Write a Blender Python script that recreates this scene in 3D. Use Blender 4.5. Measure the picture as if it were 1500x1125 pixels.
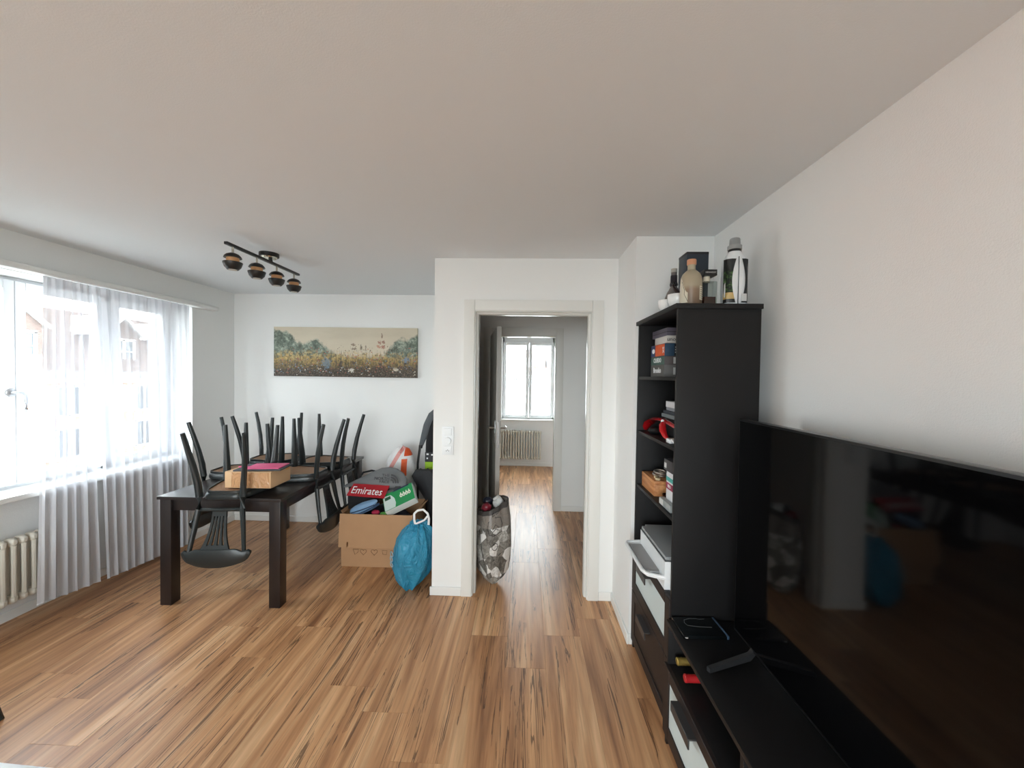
import bpy, bmesh, math, random
from mathutils import Vector, Matrix, noise as mnoise
random.seed(7)
PI = math.pi
scene = bpy.context.scene
COL = scene.collection
for o in list(bpy.data.objects): bpy.data.objects.remove(o)

# ------------------------------------------------------------------ camera
F_PX, YAW, PITCH, ROLL, CAM_H = 583.88, 0.0350, 0.0212, -0.0146, 1.5801
cam = bpy.data.cameras.new('camera'); cam_o = bpy.data.objects.new('camera', cam); COL.objects.link(cam_o)
cam.sensor_fit = 'HORIZONTAL'; cam.sensor_width = 36.0; cam.lens = F_PX / 1500 * 36.0
cam.clip_start = 0.02; cam.clip_end = 300
fwd = Vector((-math.sin(YAW)*math.cos(PITCH), math.cos(YAW)*math.cos(PITCH), -math.sin(PITCH)))
rgt = Vector((math.cos(YAW), math.sin(YAW), 0)); dwn = fwd.cross(rgt)
r2 = math.cos(ROLL)*rgt + math.sin(ROLL)*dwn; d2 = -math.sin(ROLL)*rgt + math.cos(ROLL)*dwn
M = Matrix.Identity(4)
for i in range(3): M[i][0] = r2[i]; M[i][1] = -d2[i]; M[i][2] = -fwd[i]
M.translation = Vector((0, 0, CAM_H)); cam_o.matrix_world = M
scene.camera = cam_o

# ------------------------------------------------------------------ world (bright overcast sky)
w = bpy.data.worlds.new('overcast_sky'); scene.world = w; w.use_nodes = True
nt = w.node_tree; nt.nodes.clear()
wo = nt.nodes.new('ShaderNodeOutputWorld'); bg = nt.nodes.new('ShaderNodeBackground')
bg.inputs['Color'].default_value = (0.90, 0.96, 1.0, 1); bg.inputs['Strength'].default_value = 7.0
nt.links.new(bg.outputs[0], wo.inputs[0])

def portal(name, loc, rot, sx, sy):
    l = bpy.data.lights.new(name, 'AREA'); l.shape = 'RECTANGLE'; l.size = sx; l.size_y = sy; l.cycles.is_portal = True
    o = bpy.data.objects.new(name, l); COL.objects.link(o); o.location = loc; o.rotation_euler = rot
portal('window_left_sky_portal', (-3.40, 2.705, 1.48), (0, -PI/2, 0), 1.4, 1.78)
portal('window_far_sky_portal', (0.05, 7.12, 1.5), (-PI/2, 0, 0), 1.1, 1.5)
portal('window_rear_offscreen', (-1.0, -2.62, 1.25), (PI/2, 0, 0), 2.0, 1.95)
scene.view_settings.view_transform = 'Standard'; scene.view_settings.look = 'None'
scene.view_settings.gamma = 1; scene.view_settings.use_curve_mapping = False
scene.view_settings.exposure = 1.46

# ------------------------------------------------------------------ helpers: materials
def lin(c):
    c /= 255.0
    return c/12.92 if c <= 0.04045 else ((c+0.055)/1.055)**2.4
def S(r, g, b): return (lin(r), lin(g), lin(b), 1)
MATS = {}
def mat(name, col, rough=0.5, metal=0.0, spec=0.5, coat=0.0, bump=None, vary=None, trans=0.0, alpha=1.0):
    """plain principled; bump=(scale,strength); vary=(scale,amount) mild colour mottling"""
    if name in MATS: return MATS[name]
    m = bpy.data.materials.new(name); m.use_nodes = True; n = m.node_tree.nodes; L = m.node_tree.links
    p = n['Principled BSDF']
    p.inputs['Base Color'].default_value = col; p.inputs['Roughness'].default_value = rough
    p.inputs['Metallic'].default_value = metal; p.inputs['Specular IOR Level'].default_value = spec
    p.inputs['Coat Weight'].default_value = coat; p.inputs['Transmission Weight'].default_value = trans
    p.inputs['Alpha'].default_value = alpha
    if bump or vary:
        tc = n.new('ShaderNodeTexCoord')
    if bump:
        no = n.new('ShaderNodeTexNoise'); no.inputs['Scale'].default_value = bump[0]; no.inputs['Detail'].default_value = 4
        bp = n.new('ShaderNodeBump'); bp.inputs['Strength'].default_value = bump[1]; bp.inputs['Distance'].default_value = 0.01
        L.new(tc.outputs['Object'], no.inputs['Vector']); L.new(no.outputs['Fac'], bp.inputs['Height']); L.new(bp.outputs[0], p.inputs['Normal'])
    if vary:
        no = n.new('ShaderNodeTexNoise'); no.inputs['Scale'].default_value = vary[0]; no.inputs['Detail'].default_value = 3
        mx = n.new('ShaderNodeMix'); mx.data_type = 'RGBA'
        mx.inputs['A'].default_value = tuple(c*(1-vary[1]) for c in col[:3])+(1,); mx.inputs['B'].default_value = tuple(min(1, c*(1+vary[1])) for c in col[:3])+(1,)
        L.new(tc.outputs['Object'], no.inputs['Vector']); L.new(no.outputs['Fac'], mx.inputs['Factor']); L.new(mx.outputs['Result'], p.inputs['Base Color'])
    MATS[name] = m
    return m

class NB:
    """tiny node-building helper"""
    def __init__(s, name):
        s.m = bpy.data.materials.new(name); s.m.use_nodes = True; s.n = s.m.node_tree.nodes; s.L = s.m.node_tree.links
        s.p = s.n['Principled BSDF']; s.tc = s.n.new('ShaderNodeTexCoord'); MATS[name] = s.m
    def set(s, sock, v):
        if hasattr(v, 'links') or isinstance(v, bpy.types.NodeSocket): s.L.new(v, sock)
        else: sock.default_value = v
    def math(s, op, a, b=0.0, c=0.0, clamp=False):
        q = s.n.new('ShaderNodeMath'); q.operation = op; q.use_clamp = clamp
        for i, v in enumerate((a, b, c)): s.set(q.inputs[i], v)
        return q.outputs[0]
    def mapping(s, vec, scale=(1, 1, 1), loc=(0, 0, 0), rot=(0, 0, 0)):
        q = s.n.new('ShaderNodeMapping'); s.L.new(vec, q.inputs['Vector'])
        q.inputs['Scale'].default_value = scale; q.inputs['Location'].default_value = loc; q.inputs['Rotation'].default_value = rot
        return q.outputs[0]
    def noise(s, vec, scale=1.0, detail=3.0, rough=0.5, dist=0.0):
        q = s.n.new('ShaderNodeTexNoise'); s.L.new(vec, q.inputs['Vector'])
        q.inputs['Scale'].default_value = scale; q.inputs['Detail'].default_value = detail
        q.inputs['Roughness'].default_value = rough; q.inputs['Distortion'].default_value = dist
        return q.outputs['Fac']
    def voro(s, vec, scale=1.0, feature='F1', out='Distance'):
        q = s.n.new('ShaderNodeTexVoronoi'); q.feature = feature; s.L.new(vec, q.inputs['Vector']); q.inputs['Scale'].default_value = scale
        return q.outputs[out]
    def ramp(s, fac, stops, interp='LINEAR'):
        q = s.n.new('ShaderNodeValToRGB'); q.color_ramp.interpolation = interp; e = q.color_ramp.elements
        while len(e) < len(stops): e.new(0.5)
        for el, (p, c) in zip(e, stops): el.position = p; el.color = c if len(c) == 4 else (*c, 1)
        s.L.new(fac, q.inputs[0]); return q.outputs[0]
    def mix(s, fac, a, b, mode='MIX'):
        q = s.n.new('ShaderNodeMix'); q.data_type = 'RGBA'; q.blend_type = mode
        s.set(q.inputs['Factor'], fac); s.set(q.inputs['A'], a); s.set(q.inputs['B'], b); return q.outputs['Result']
    def sep(s, vec):
        q = s.n.new('ShaderNodeSeparateXYZ'); s.L.new(vec, q.inputs[0]); return q.outputs
    def comb(s, x, y, z):
        q = s.n.new('ShaderNodeCombineXYZ')
        for i, v in enumerate((x, y, z)): s.set(q.inputs[i], v)
        return q.outputs[0]
    def bump(s, h, strength=0.3, dist=0.01):
        q = s.n.new('ShaderNodeBump'); q.inputs['Strength'].default_value = strength; q.inputs['Distance'].default_value = dist
        s.L.new(h, q.inputs['Height']); s.L.new(q.outputs[0], s.p.inputs['Normal'])

# ------------------------------------------------------------------ helpers: geometry
def box(bm, x0, x1, y0, y1, z0, z1, M=None):
    vs = [bm.verts.new((x, y, z)) for x in (x0, x1) for y in (y0, y1) for z in (z0, z1)]
    if M is not None:
        for v in vs: v.co = M @ v.co
    for f in ((0, 1, 3, 2), (4, 6, 7, 5), (0, 4, 5, 1), (2, 3, 7, 6), (0, 2, 6, 4), (1, 5, 7, 3)):
        bm.faces.new([vs[i] for i in f])
    return vs
def bev(bm, w, seg=2):
    bmesh.ops.recalc_face_normals(bm, faces=bm.faces[:])
    es = [e for e in bm.edges if len(e.link_faces) == 2 and e.calc_face_angle(0) > 0.6]
    bmesh.ops.bevel(bm, geom=es, offset=w, segments=seg, affect='EDGES', profile=0.6, clamp_overlap=True)
    return bm
def rbox(x0, x1, y0, y1, z0, z1, w=0.003, seg=2, M=None):
    bm = bmesh.new(); box(bm, x0, x1, y0, y1, z0, z1, M); return bev(bm, w, seg) if w else bm
def lathe(bm, prof, seg=24, c=(0, 0, 0), sx=1.0, sy=1.0, fn=None):
    """prof: (r,z) list; fn(angle, r, z)->(r,z) optional"""
    rings = []
    for r, z in prof:
        if r < 1e-6: rings.append([bm.verts.new((c[0], c[1], c[2]+z))]); continue
        ring = []
        for k in range(seg):
            a = 2*PI*k/seg; rr, zz = fn(a, r, z) if fn else (r, z)
            ring.append(bm.verts.new((c[0]+rr*math.cos(a)*sx, c[1]+rr*math.sin(a)*sy, c[2]+zz)))
        rings.append(ring)
    for A, B in zip(rings, rings[1:]):
        for k in range(seg):
            a0, a1 = A[k % len(A)], A[(k+1) % len(A)]; b0, b1 = B[k % len(B)], B[(k+1) % len(B)]
            f = [a0, a1, b1, b0]; f = [v for i, v in enumerate(f) if v not in f[:i]]
            if len(f) > 2:
                try: bm.faces.new(f)
                except ValueError: pass
    for R in (rings[0], rings[-1]):
        if len(R) > 2:
            try: bm.faces.new(R)
            except ValueError: pass
    return bm
def tube(bm, pts, rad, seg=8, ell=1.0, closed=False, up=(0, 0, 1)):
    """sweep along pts; rad scalar or list; ell: second-axis ratio"""
    P = [Vector(p) for p in pts]; n = len(P); R = rad if isinstance(rad, (list, tuple)) else [rad]*n
    rings = []; upv = Vector(up)
    for i, p in enumerate(P):
        t = (P[(i+1) % n]-P[i-1]) if closed else (P[min(i+1, n-1)]-P[max(i-1, 0)])
        t.normalize(); s = t.cross(upv)
        if s.length < 1e-3: s = t.cross(Vector((1, 0.01, 0)))
        s.normalize(); u = s.cross(t)
        rings.append([bm.verts.new(p + s*(R[i]*math.cos(2*PI*k/seg)) + u*(R[i]*ell*math.sin(2*PI*k/seg))) for k in range(seg)])
    pr = list(zip(rings, rings[1:])) + ([(rings[-1], rings[0])] if closed else [])
    for A, B in pr:
        for k in range(seg): bm.faces.new([A[k], A[(k+1) % seg], B[(k+1) % seg], B[k]])
    if not closed: bm.faces.new(rings[0][::-1]); bm.faces.new(rings[-1])
    return bm
def sph(bm, c, r, seg=16, sz=1.0):
    lathe(bm, [(r*math.sin(PI*i/10), -r*sz*math.cos(PI*i/10)) for i in range(11)], seg, c); return bm
def prism(bm, pts, axis, a, b):
    """polygon pts (2D) extruded along axis from a to b"""
    def mk(p, t):
        if axis == 'x': return (t, p[0], p[1])
        if axis == 'y': return (p[0], t, p[1])
        return (p[0], p[1], t)
    A = [bm.verts.new(mk(p, a)) for p in pts]; B = [bm.verts.new(mk(p, b)) for p in pts]; n = len(pts)
    bm.faces.new(A[::-1]); bm.faces.new(B)
    for i in range(n): bm.faces.new([A[i], A[(i+1) % n], B[(i+1) % n], B[i]])
    return bm
def wpos(o):
    p = Vector(o.location)
    while o.parent: o = o.parent; p = p + Vector(o.location)
    return p
def mesh_from(bm, name, smooth=True):
    bmesh.ops.recalc_face_normals(bm, faces=bm.faces[:])
    me = bpy.data.meshes.new(name); bm.to_mesh(me); bm.free()
    if smooth:
        me.polygons.foreach_set('use_smooth', [True]*len(me.polygons))
        try: me.set_sharp_from_angle(angle=math.radians(38))
        except Exception: pass
    return me
def part(name, bm, m, parent=None, local=False, label=None, smooth=True):
    if parent is not None and not local:
        d = wpos(parent); bmesh.ops.translate(bm, verts=bm.verts[:], vec=-d)
    me = mesh_from(bm, name, smooth)
    me.materials.append(m)
    o = bpy.data.objects.new(name, me); COL.objects.link(o)
    if parent is not None: o.parent = parent
    if label: o['label'] = label
    return o
def tag(o, label, cat, group=None):
    o['label'] = label; o['category'] = cat
    if group: o['group'] = group
    return o
def thing(name, label, cat, loc=(0, 0, 0), rot=(0, 0, 0), group=None):
    o = bpy.data.objects.new(name, None); COL.objects.link(o); o.empty_display_size = 0.05
    o.location = loc; o.rotation_euler = rot
    return tag(o, label, cat, group)
def solo(name, bm, m, label, cat, loc, group=None, local=False):
    """one-mesh thing whose origin is loc"""
    if not local: bmesh.ops.translate(bm, verts=bm.verts[:], vec=-Vector(loc))
    o = part(name, bm, m); o.location = loc
    return tag(o, label, cat, group)
def struct(name, bm, m, parent=None):
    o = part(name, bm, m, parent)
    if parent is None: o['kind'] = 'structure'
    return o
def sthing(name):
    o = bpy.data.objects.new(name, None); COL.objects.link(o); o['kind'] = 'structure'; return o
def text(s, size, m, parent, loc, rot, name='lettering', ext=0.0006, ax='CENTER', sx=1.0, shear=0.0):
    cu = bpy.data.curves.new(name, 'FONT'); cu.body = s; cu.size = size; cu.extrude = ext; cu.align_x = ax; cu.align_y = 'CENTER'
    cu.resolution_u = 2; cu.shear = shear
    t = bpy.data.objects.new('tmp', cu); COL.objects.link(t)
    me = bpy.data.meshes.new_from_object(t); bpy.data.objects.remove(t); bpy.data.curves.remove(cu)
    me.materials.clear(); me.materials.append(m)
    o = bpy.data.objects.new(name, me); COL.objects.link(o); o.parent = parent
    o.location = Vector(loc) - wpos(parent); o.rotation_euler = rot; o.scale = (sx, 1, 1)
    return o
FACE_NEG_Y = (PI/2, 0, 0)            # text readable from -Y side
FACE_NEG_X = (PI/2, 0, -PI/2)        # text readable from -X side

# ------------------------------------------------------------------ materials
WALL = mat('wall_paint', S(242, 242, 240), 0.85, spec=0.2, bump=(260, 0.15))
CEIL = mat('ceiling_paint', S(238, 241, 243), 0.9, spec=0.15, bump=(220, 0.08))
TRIM = mat('white_trim', S(238, 238, 235), 0.35)
STEEL_W = mat('white_steel_frame', S(226, 226, 221), 0.22); CASE_W = mat('white_steel_casing', S(232, 231, 226), 0.5)
PVC = mat('white_pvc', S(230, 232, 233), 0.35)
BLACKB = mat('black_brown_foil', S(22, 21, 22), 0.5, spec=0.3, vary=(6, 0.15))
BROWNF = mat('brown_black_front', S(42, 34, 32), 0.5, spec=0.3, vary=(9, 0.12))
CHAIRP = mat('dark_green_black_paint', S(33, 39, 40), 0.35, bump=(60, 0.05))
TABLEM = mat('dark_brown_stain', S(38, 32, 32), 0.28, bump=(40, 0.04), vary=(8, 0.12))
FROST = mat('frosted_glass', S(205, 218, 218), 0.35, vary=(3, 0.06))
BLACKG = mat('black_plastic', S(18, 18, 19), 0.3)
CHROME = mat('brushed_steel', S(180, 180, 180), 0.3, metal=1.0)
RAD = mat('radiator_enamel', S(226, 221, 208), 0.35)
CARD = mat('cardboard', S(186, 146, 110), 0.8, vary=(12, 0.06), spec=0.2)
WHITEP = mat('white_plastic', S(232, 234, 235), 0.35)
WHITEC = mat('white_ceramic', S(236, 236, 234), 0.12)
INK = mat('black_ink', S(28, 26, 26), 0.6)
WHITEI = mat('white_ink', S(240, 240, 240), 0.6)

def floor_material():
    b = NB('wood_floor'); info = b.n.new('ShaderNodeObjectInfo'); rnd = info.outputs['Random']
    off = b.comb(b.math('MULTIPLY', rnd, 37.7), b.math('MULTIPLY', rnd, 91.3), b.math('MULTIPLY', rnd, 13.1))
    va = b.n.new('ShaderNodeVectorMath'); va.operation = 'ADD'; b.L.new(b.tc.outputs['Object'], va.inputs[0]); b.L.new(off, va.inputs[1]); v = va.outputs[0]
    g1 = b.noise(b.mapping(v, (11, 0.75, 1)), 1.0, 5, 0.55, 0.9)
    g2 = b.noise(b.mapping(v, (60, 2.0, 1)), 1.0, 4, 0.6, 0.3)
    g3 = b.noise(b.mapping(v, (20, 0.5, 1), (5, 3, 0)), 1.0, 5, 0.6, 1.0)
    base = b.ramp(g1, [(0.26, S(134, 90, 60)), (0.40, S(180, 130, 90)), (0.54, S(206, 156, 112)), (0.72, S(232, 190, 146))])
    fine = b.ramp(g2, [(0.3, (0.72, 0.70, 0.68)), (0.6, (1.05, 1.05, 1.05))])
    c = b.mix(0.8, base, fine, 'MULTIPLY')
    streak = b.math('LESS_THAN', b.math('ABSOLUTE', b.math('SUBTRACT', g3, 0.5)), 0.013)
    streak = b.math('MULTIPLY', streak, b.math('GREATER_THAN', b.noise(b.mapping(v, (6, 1.2, 1)), 1.0, 2), 0.48))
    c = b.mix(b.math('MULTIPLY', streak, 0.72), c, S(62, 38, 24))
    kn = b.voro(b.mapping(v, (4.2, 1.5, 1)), 1.0)
    c = b.mix(b.math('MULTIPLY', b.math('LESS_THAN', kn, 0.055), 0.6), c, S(84, 50, 30))
    tone = b.ramp(rnd, [(0.0, (0.94, 0.92, 0.91)), (0.5, (0.98, 0.97, 0.96)), (1.0, (1.03, 1.03, 1.02))])
    c = b.mix(1.0, c, tone, 'MULTIPLY')
    b.L.new(c, b.p.inputs['Base Color']); b.p.inputs['Roughness'].default_value = 0.36
    b.p.inputs['Specular IOR Level'].default_value = 0.5
    b.bump(g2, 0.12, 0.004)
    return b.m
FLOORM = floor_material()

def glass_material(name, tint=(1, 1, 1, 1)):
    m = bpy.data.materials.new(name); m.use_nodes = True; n = m.node_tree.nodes; L = m.node_tree.links; n.clear()
    o = n.new('ShaderNodeOutputMaterial'); mx = n.new('ShaderNodeMixShader'); t = n.new('ShaderNodeBsdfTransparent'); g = n.new('ShaderNodeBsdfGlossy')
    lw = n.new('ShaderNodeLayerWeight'); lw.inputs['Blend'].default_value = 0.5
    pw = n.new('ShaderNodeMath'); pw.operation = 'POWER'; pw.inputs[1].default_value = 4.0; ad = n.new('ShaderNodeMath'); ad.operation = 'MULTIPLY_ADD'; ad.inputs[1].default_value = 0.8; ad.inputs[2].default_value = 0.03
    t.inputs['Color'].default_value = tint; g.inputs['Roughness'].default_value = 0.02
    L.new(lw.outputs['Facing'], pw.inputs[0]); L.new(pw.outputs[0], ad.inputs[0])
    L.new(ad.outputs[0], mx.inputs[0]); L.new(t.outputs[0], mx.inputs[1]); L.new(g.outputs[0], mx.inputs[2]); L.new(mx.outputs[0], o.inputs[0])
    MATS[name] = m; return m
GLASS = glass_material('window_glass', (0.97, 0.985, 0.98, 1))
BOTTLEGLASS = glass_material('clear_bottle_glass', (0.80, 0.84, 0.82, 1))

def sheer_material(name, col, a):
    m = bpy.data.materials.new(name); m.use_nodes = True; n = m.node_tree.nodes; L = m.node_tree.links; n.clear()
    o = n.new('ShaderNodeOutputMaterial'); mx = n.new('ShaderNodeMixShader'); t = n.new('ShaderNodeBsdfTransparent')
    m2 = n.new('ShaderNodeMixShader'); d = n.new('ShaderNodeBsdfDiffuse'); tr = n.new('ShaderNodeBsdfTranslucent')
    d.inputs[0].default_value = col; tr.inputs[0].default_value = col; m2.inputs[0].default_value = 0.04
    mx.inputs[0].default_value = a
    L.new(d.outputs[0], m2.inputs[1]); L.new(tr.outputs[0], m2.inputs[2]); L.new(t.outputs[0], mx.inputs[1]); L.new(m2.outputs[0], mx.inputs[2]); L.new(mx.outputs[0], o.inputs[0])
    MATS[name] = m; return m
SHEER = sheer_material('sheer_voile', S(230, 232, 238), 0.74)

# ------------------------------------------------------------------ room shell
H = 2.40
XL, XR, YB, YD = -3.085, 1.075, 4.112, 2.808
XC, XP, YT = -0.654, 0.6305, 2.3585
YREAR = -2.5
# floor: subfloor slab with individual planks as children
bm = bmesh.new(); box(bm, -3.6, 1.6, YREAR-0.15, 7.2, -0.10, -0.012); floor = struct('floor', bm, mat('subfloor', S(90, 70, 55), 0.9))
PW, PL = 0.22, 1.22
bm = bmesh.new(); box(bm, -PW/2+0.0002, PW/2-0.0002, -PL/2+0.0002, PL/2-0.0002, -0.012, 0.0); bev(bm, 0.0006, 1)
plank_me = mesh_from(bm, 'plank', False); plank_me.materials.append(FLOORM)
LAID = set()
def lay(x0, x1, y0, y1, first=0):
    i = 0; x = x0 + PW/2
    while x - PW/2 < x1 - 0.01:
        y = -2.5 + PL/2 - (0.0, 0.47, 0.83, 0.21, 0.66, 0.35, 0.98)[(round((x+3.278)/PW)*3) % 7]*PL
        while y - PL/2 < y1:
            if y + PL/2 > y0 + 0.02 and (round(x, 2), round(y, 2)) not in LAID:
                LAID.add((round(x, 2), round(y, 2))); o = bpy.data.objects.new('plank', plank_me); COL.objects.link(o); o.parent = floor; o.location = (x, y, 0)
            y += PL
        x += PW; i += 1
# joint measured at Y=1.713, X=-0.308..-0.088
lay(-3.388, 1.2, YREAR, 4.3)
lay(-0.968, 1.45, 4.38, 6.96, 2)

def wall(name, boxes, m=WALL):
    bm = bmesh.new()
    for b_ in boxes: box(bm, *b_)
    return struct(name, bm, m)
# window wall (left) with recess: opening Y WY0..WY1, head at z 2.165; niche below down to the floor
RW0, RW1 = -2.0, 0.0
WY0, WY1, WZ0, WZ1 = 1.83, 3.58, 0.80, 2.165
wall('wall_left', [(-3.5, XL, WY1, YB+0.15, 0, H), (-3.5, XL, YREAR-0.15, WY0, 0, H), (-3.5, XL, WY0, WY1, WZ1, H),
                   (-3.5, -3.222, WY0, WY1, 0, WZ0-0.03)])
wall('wall_back', [(XL, XC+0.005, YB, YB+0.15, 0, H)])
# door wall: pillar, lintel, right reveal ; plus side of the nook
OX0, OX1, OZ = -0.364, 0.454, 2.03
wall('wall_door', [(XC, OX0-0.02, YD, YD+0.14, 0, H), (OX0-0.02, OX1+0.02, YD, YD+0.14, OZ+0.02, H), (OX1+0.02, 1.3, YD, YD+0.14, 0, H)])
wall('wall_nook', [(XC, XC+0.10, YD+0.14, YB, 0, H)])
wall('wall_return', [(XP, 1.3, YT, YD, 0, H)])
wall('wall_right', [(XR, 1.3, YREAR-0.15, YT, 0, H)])
# rear wall behind the camera with a balcony window
wall('wall_rear', [(-3.5, RW0, YREAR-0.15, YREAR, 0, H), (RW1, 1.3, YREAR-0.15, YREAR, 0, H), (RW0, RW1, YREAR-0.15, YREAR, 2.2, H), (RW0, RW1, YREAR-0.15, YREAR, 0, 0.3)])
# hall + far room
HY = 4.66
wall('wall_hall', [(-1.1, -0.42, HY, HY+0.12, 0, H), (-0.42, 0.36, HY, HY+0.12, 2.05, H), (0.36, 1.3, HY, HY+0.12, 0, H),
                   (0.712, 0.83, YD+0.14, HY, 0, H), (-1.1, -0.98, YB+0.15, HY, 0, H), (XC+0.10, XC+0.16, YB, YB+0.15, 0, H), (-1.1, XC+0.10, YB+0.15, YB+0.2, 0, H)])
FY = 6.96
wall('wall_far', [(-1.6, -0.42, FY, FY+0.3, 0, H), (0.50, 1.45, FY, FY+0.3, 0, H), (-0.42, 0.50, FY, FY+0.3, 0, 0.79), (-0.42, 0.50, FY, FY+0.3, 2.262, H)])
wall('wall_far_sides', [(-1.1, -0.98, HY+0.12, FY, 0, H), (1.3, 1.45, HY+0.12, FY, 0, H)])
wall('ceiling', [(-3.5, 1.45, YREAR-0.15, FY+0.3, H, H+0.12)], CEIL)

# baseboards
def base(name, boxes):
    bm = bmesh.new()
    for b_ in boxes: box(bm, *b_)
    bev(bm, 0.003, 1); return struct(name, bm, TRIM)
BH, BT = 0.062, 0.012
base('baseboard_back', [(XL+BT, XC, YB-BT, YB, 0, BH)])
base('baseboard_left', [(XL, XL+BT, WY1, YB, 0, BH), (-3.222, -3.222+BT, WY0, WY1, 0, BH), (XL, XL+BT, YREAR, WY0, 0, BH)])
base('baseboard_door', [(XC-BT, -0.442, YD-BT, YD, 0, BH), (0.533, XP-BT, YD-BT, YD, 0, BH)])
base('baseboard_return', [(XP-BT, XP, YT-BT, YD, 0, BH), (XP, XP+0.045, YT-BT, YT, 0, BH)])
base('baseboard_right', [(XR-BT, XR, YREAR, YT, 0, BH)])
base('baseboard_hall', [(0.445, 0.712, HY-BT, HY, 0, BH), (0.70, 0.712, YD+0.16, HY-BT, 0, BH)])
base('baseboard_far', [(-0.98, 1.3, FY-BT, FY, 0, BH)])
# curtain cornice board on the window wall
bm = bmesh.new(); box(bm, XL, -3.0, 0.6, 3.80, 2.167, 2.203); bev(bm, 0.006, 2); struct('trim_1', bm, TRIM)

# near door frame (white steel casing, no leaf)
d1 = sthing('door_1')
def frame_u(bm, x0, x1, zt, wd, y0, y1):
    box(bm, x0-wd, x0, y0, y1, 0, zt+wd); box(bm, x1, x1+wd, y0, y1, 0, zt+wd); box(bm, x0, x1, y0, y1, zt, zt+wd)
for (n_, a, b_) in (('casing', -0.364, 0.454),):
    for (x0, x1, z0, z1) in ((-0.442, -0.366, 0, 2.11), (0.456, 0.532, 0, 2.11), (-0.366, 0.456, 2.034, 2.11)):
        part('casing', rbox(x0, x1, YD-0.015, YD+0.002, z0, z1, 0.004), CASE_W, d1)
        part('casing', rbox(x0, x1, YD+0.138, YD+0.155, z0, z1, 0.004), CASE_W, d1)
# jamb with a rounded stop profile
def jamb_prof(side):   # polygon in (x,y); side=-1 left, +1 right
    e = 0.0; xs = (OX0, OX1)[side > 0]; s = -side
    pts = [(0.0, 0), (0.004, 0.0), (0.004, 0.03), (0.016, 0.036), (0.020, 0.042), (0.020, 0.095), (0.016, 0.101), (0.004, 0.108), (0.004, 0.14), (-0.02, 0.14), (-0.02, 0)]
    return [(xs+s*p[0], YD+p[1]) for p in pts]
for sd in (-1, 1):
    bm = bmesh.new(); prism(bm, jamb_prof(sd), 'z', 0, OZ); part('jamb', bm, STEEL_W, d1)
bm = bmesh.new(); prism(bm, [(YD, OZ), (YD, OZ-0.002), (YD+0.03, OZ-0.002), (YD+0.036, OZ-0.014), (YD+0.042, OZ-0.018), (YD+0.095, OZ-0.018), (YD+0.101, OZ-0.014), (YD+0.108, OZ-0.002), (YD+0.14, OZ-0.002), (YD+0.14, OZ+0.02), (YD, OZ+0.02)], 'x', OX0-0.02, OX1+0.02); part('jamb_head', bm, STEEL_W, d1)

# hall door: casing and an open leaf seen edge-on
d2_ = sthing('door_2')
for (x0, x1, z0, z1) in ((-0.50, -0.415, 0, 2.135), (0.345, 0.43, 0, 2.135), (-0.415, 0.345, 2.04, 2.135)):
    part('casing', rbox(x0, x1, HY-0.015, HY+0.004, z0, z1, 0.004), CASE_W, d2_)
for (x0, x1, z0, z1) in ((-0.42, -0.405, 0, 2.05), (0.335, 0.36, 0, 2.05), (-0.405, 0.335, 2.035, 2.05)):
    part('jamb', rbox(x0, x1, HY, HY+0.12, z0, z1, 0.003), STEEL_W, d2_)
hx, hy = -0.400, 4.63; ex, ey = -0.256, 3.72
ang = math.atan2(ey-hy, ex-hx); LW = math.hypot(ex-hx, ey-hy)
Mleaf = Matrix.Translation((hx, hy, 0)) @ Matrix.Rotation(ang, 4, 'Z')
LEAFM = mat('door_leaf_paint', S(226, 224, 218), 0.35)
leaf = part('leaf', rbox(0, LW, -0.021, 0.021, 0.012, 2.037, 0.003, 2, Mleaf), LEAFM, d2_)
for sd in (-1, 1):
    bm = bmesh.new(); box(bm, LW-0.075, LW-0.035, sd*0.021, sd*0.029, 0.93, 1.15, Mleaf); bev(bm, 0.003)
    tube(bm, [Mleaf @ Vector((LW-0.055, sd*0.025, 1.08)), Mleaf @ Vector((LW-0.055, sd*0.075, 1.08)), Mleaf @ Vector((LW-0.075, sd*0.085, 1.08)), Mleaf @ Vector((LW-0.18, sd*0.085, 1.08))], 0.009, 8)
    part('handle', bm, CHROME, leaf, label='steel lever handle')
part('lock_plate', rbox(LW-0.002, LW+0.002, -0.010, 0.010, 0.90, 1.14, 0.001, 1, Mleaf), CHROME, leaf)
# closet door line on the hall back wall, left of the leaf
part('hinge', rbox(-0.412, -0.398, HY-0.03, HY-0.012, 1.62, 1.70, 0.002), CHROME, d2_)

# ------------------------------------------------------------------ windows
def sash(parent, y0, y1, z0, z1, x, t=0.055, fw=0.05, axis='y'):
    """frame rectangle y0..y1 (glass edge is fw inside)"""
    bm = bmesh.new()
    def bx(a0, a1, c0, c1, d0, d1):
        if axis == 'y': box(bm, d0, d1, a0, a1, c0, c1)
        else: box(bm, a0, a1, d0, d1, c0, c1)
    bx(y0, y0+fw, z0, z1, x, x+t); bx(y1-fw, y1, z0, z1, x, x+t); bx(y0+fw, y1-fw, z0, z0+fw, x, x+t); bx(y0+fw, y1-fw, z1-fw, z1, x, x+t)
    bev(bm, 0.006, 2); s = part('sash', bm, PVC, parent)
    bm = bmesh.new()
    if axis == 'y': box(bm, x+0.02, x+0.026, y0+fw-0.004, y1-fw+0.004, z0+fw-0.004, z1-fw+0.004)
    else: box(bm, y0+fw-0.004, y1-fw+0.004, x+0.02, x+0.026, z0+fw-0.004, z1-fw+0.004)
    part('pane', bm, GLASS, s)
    return s
w1 = sthing('window_1')
bm = bmesh.new(); FX0, FX1 = -3.40, -3.315
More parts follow.
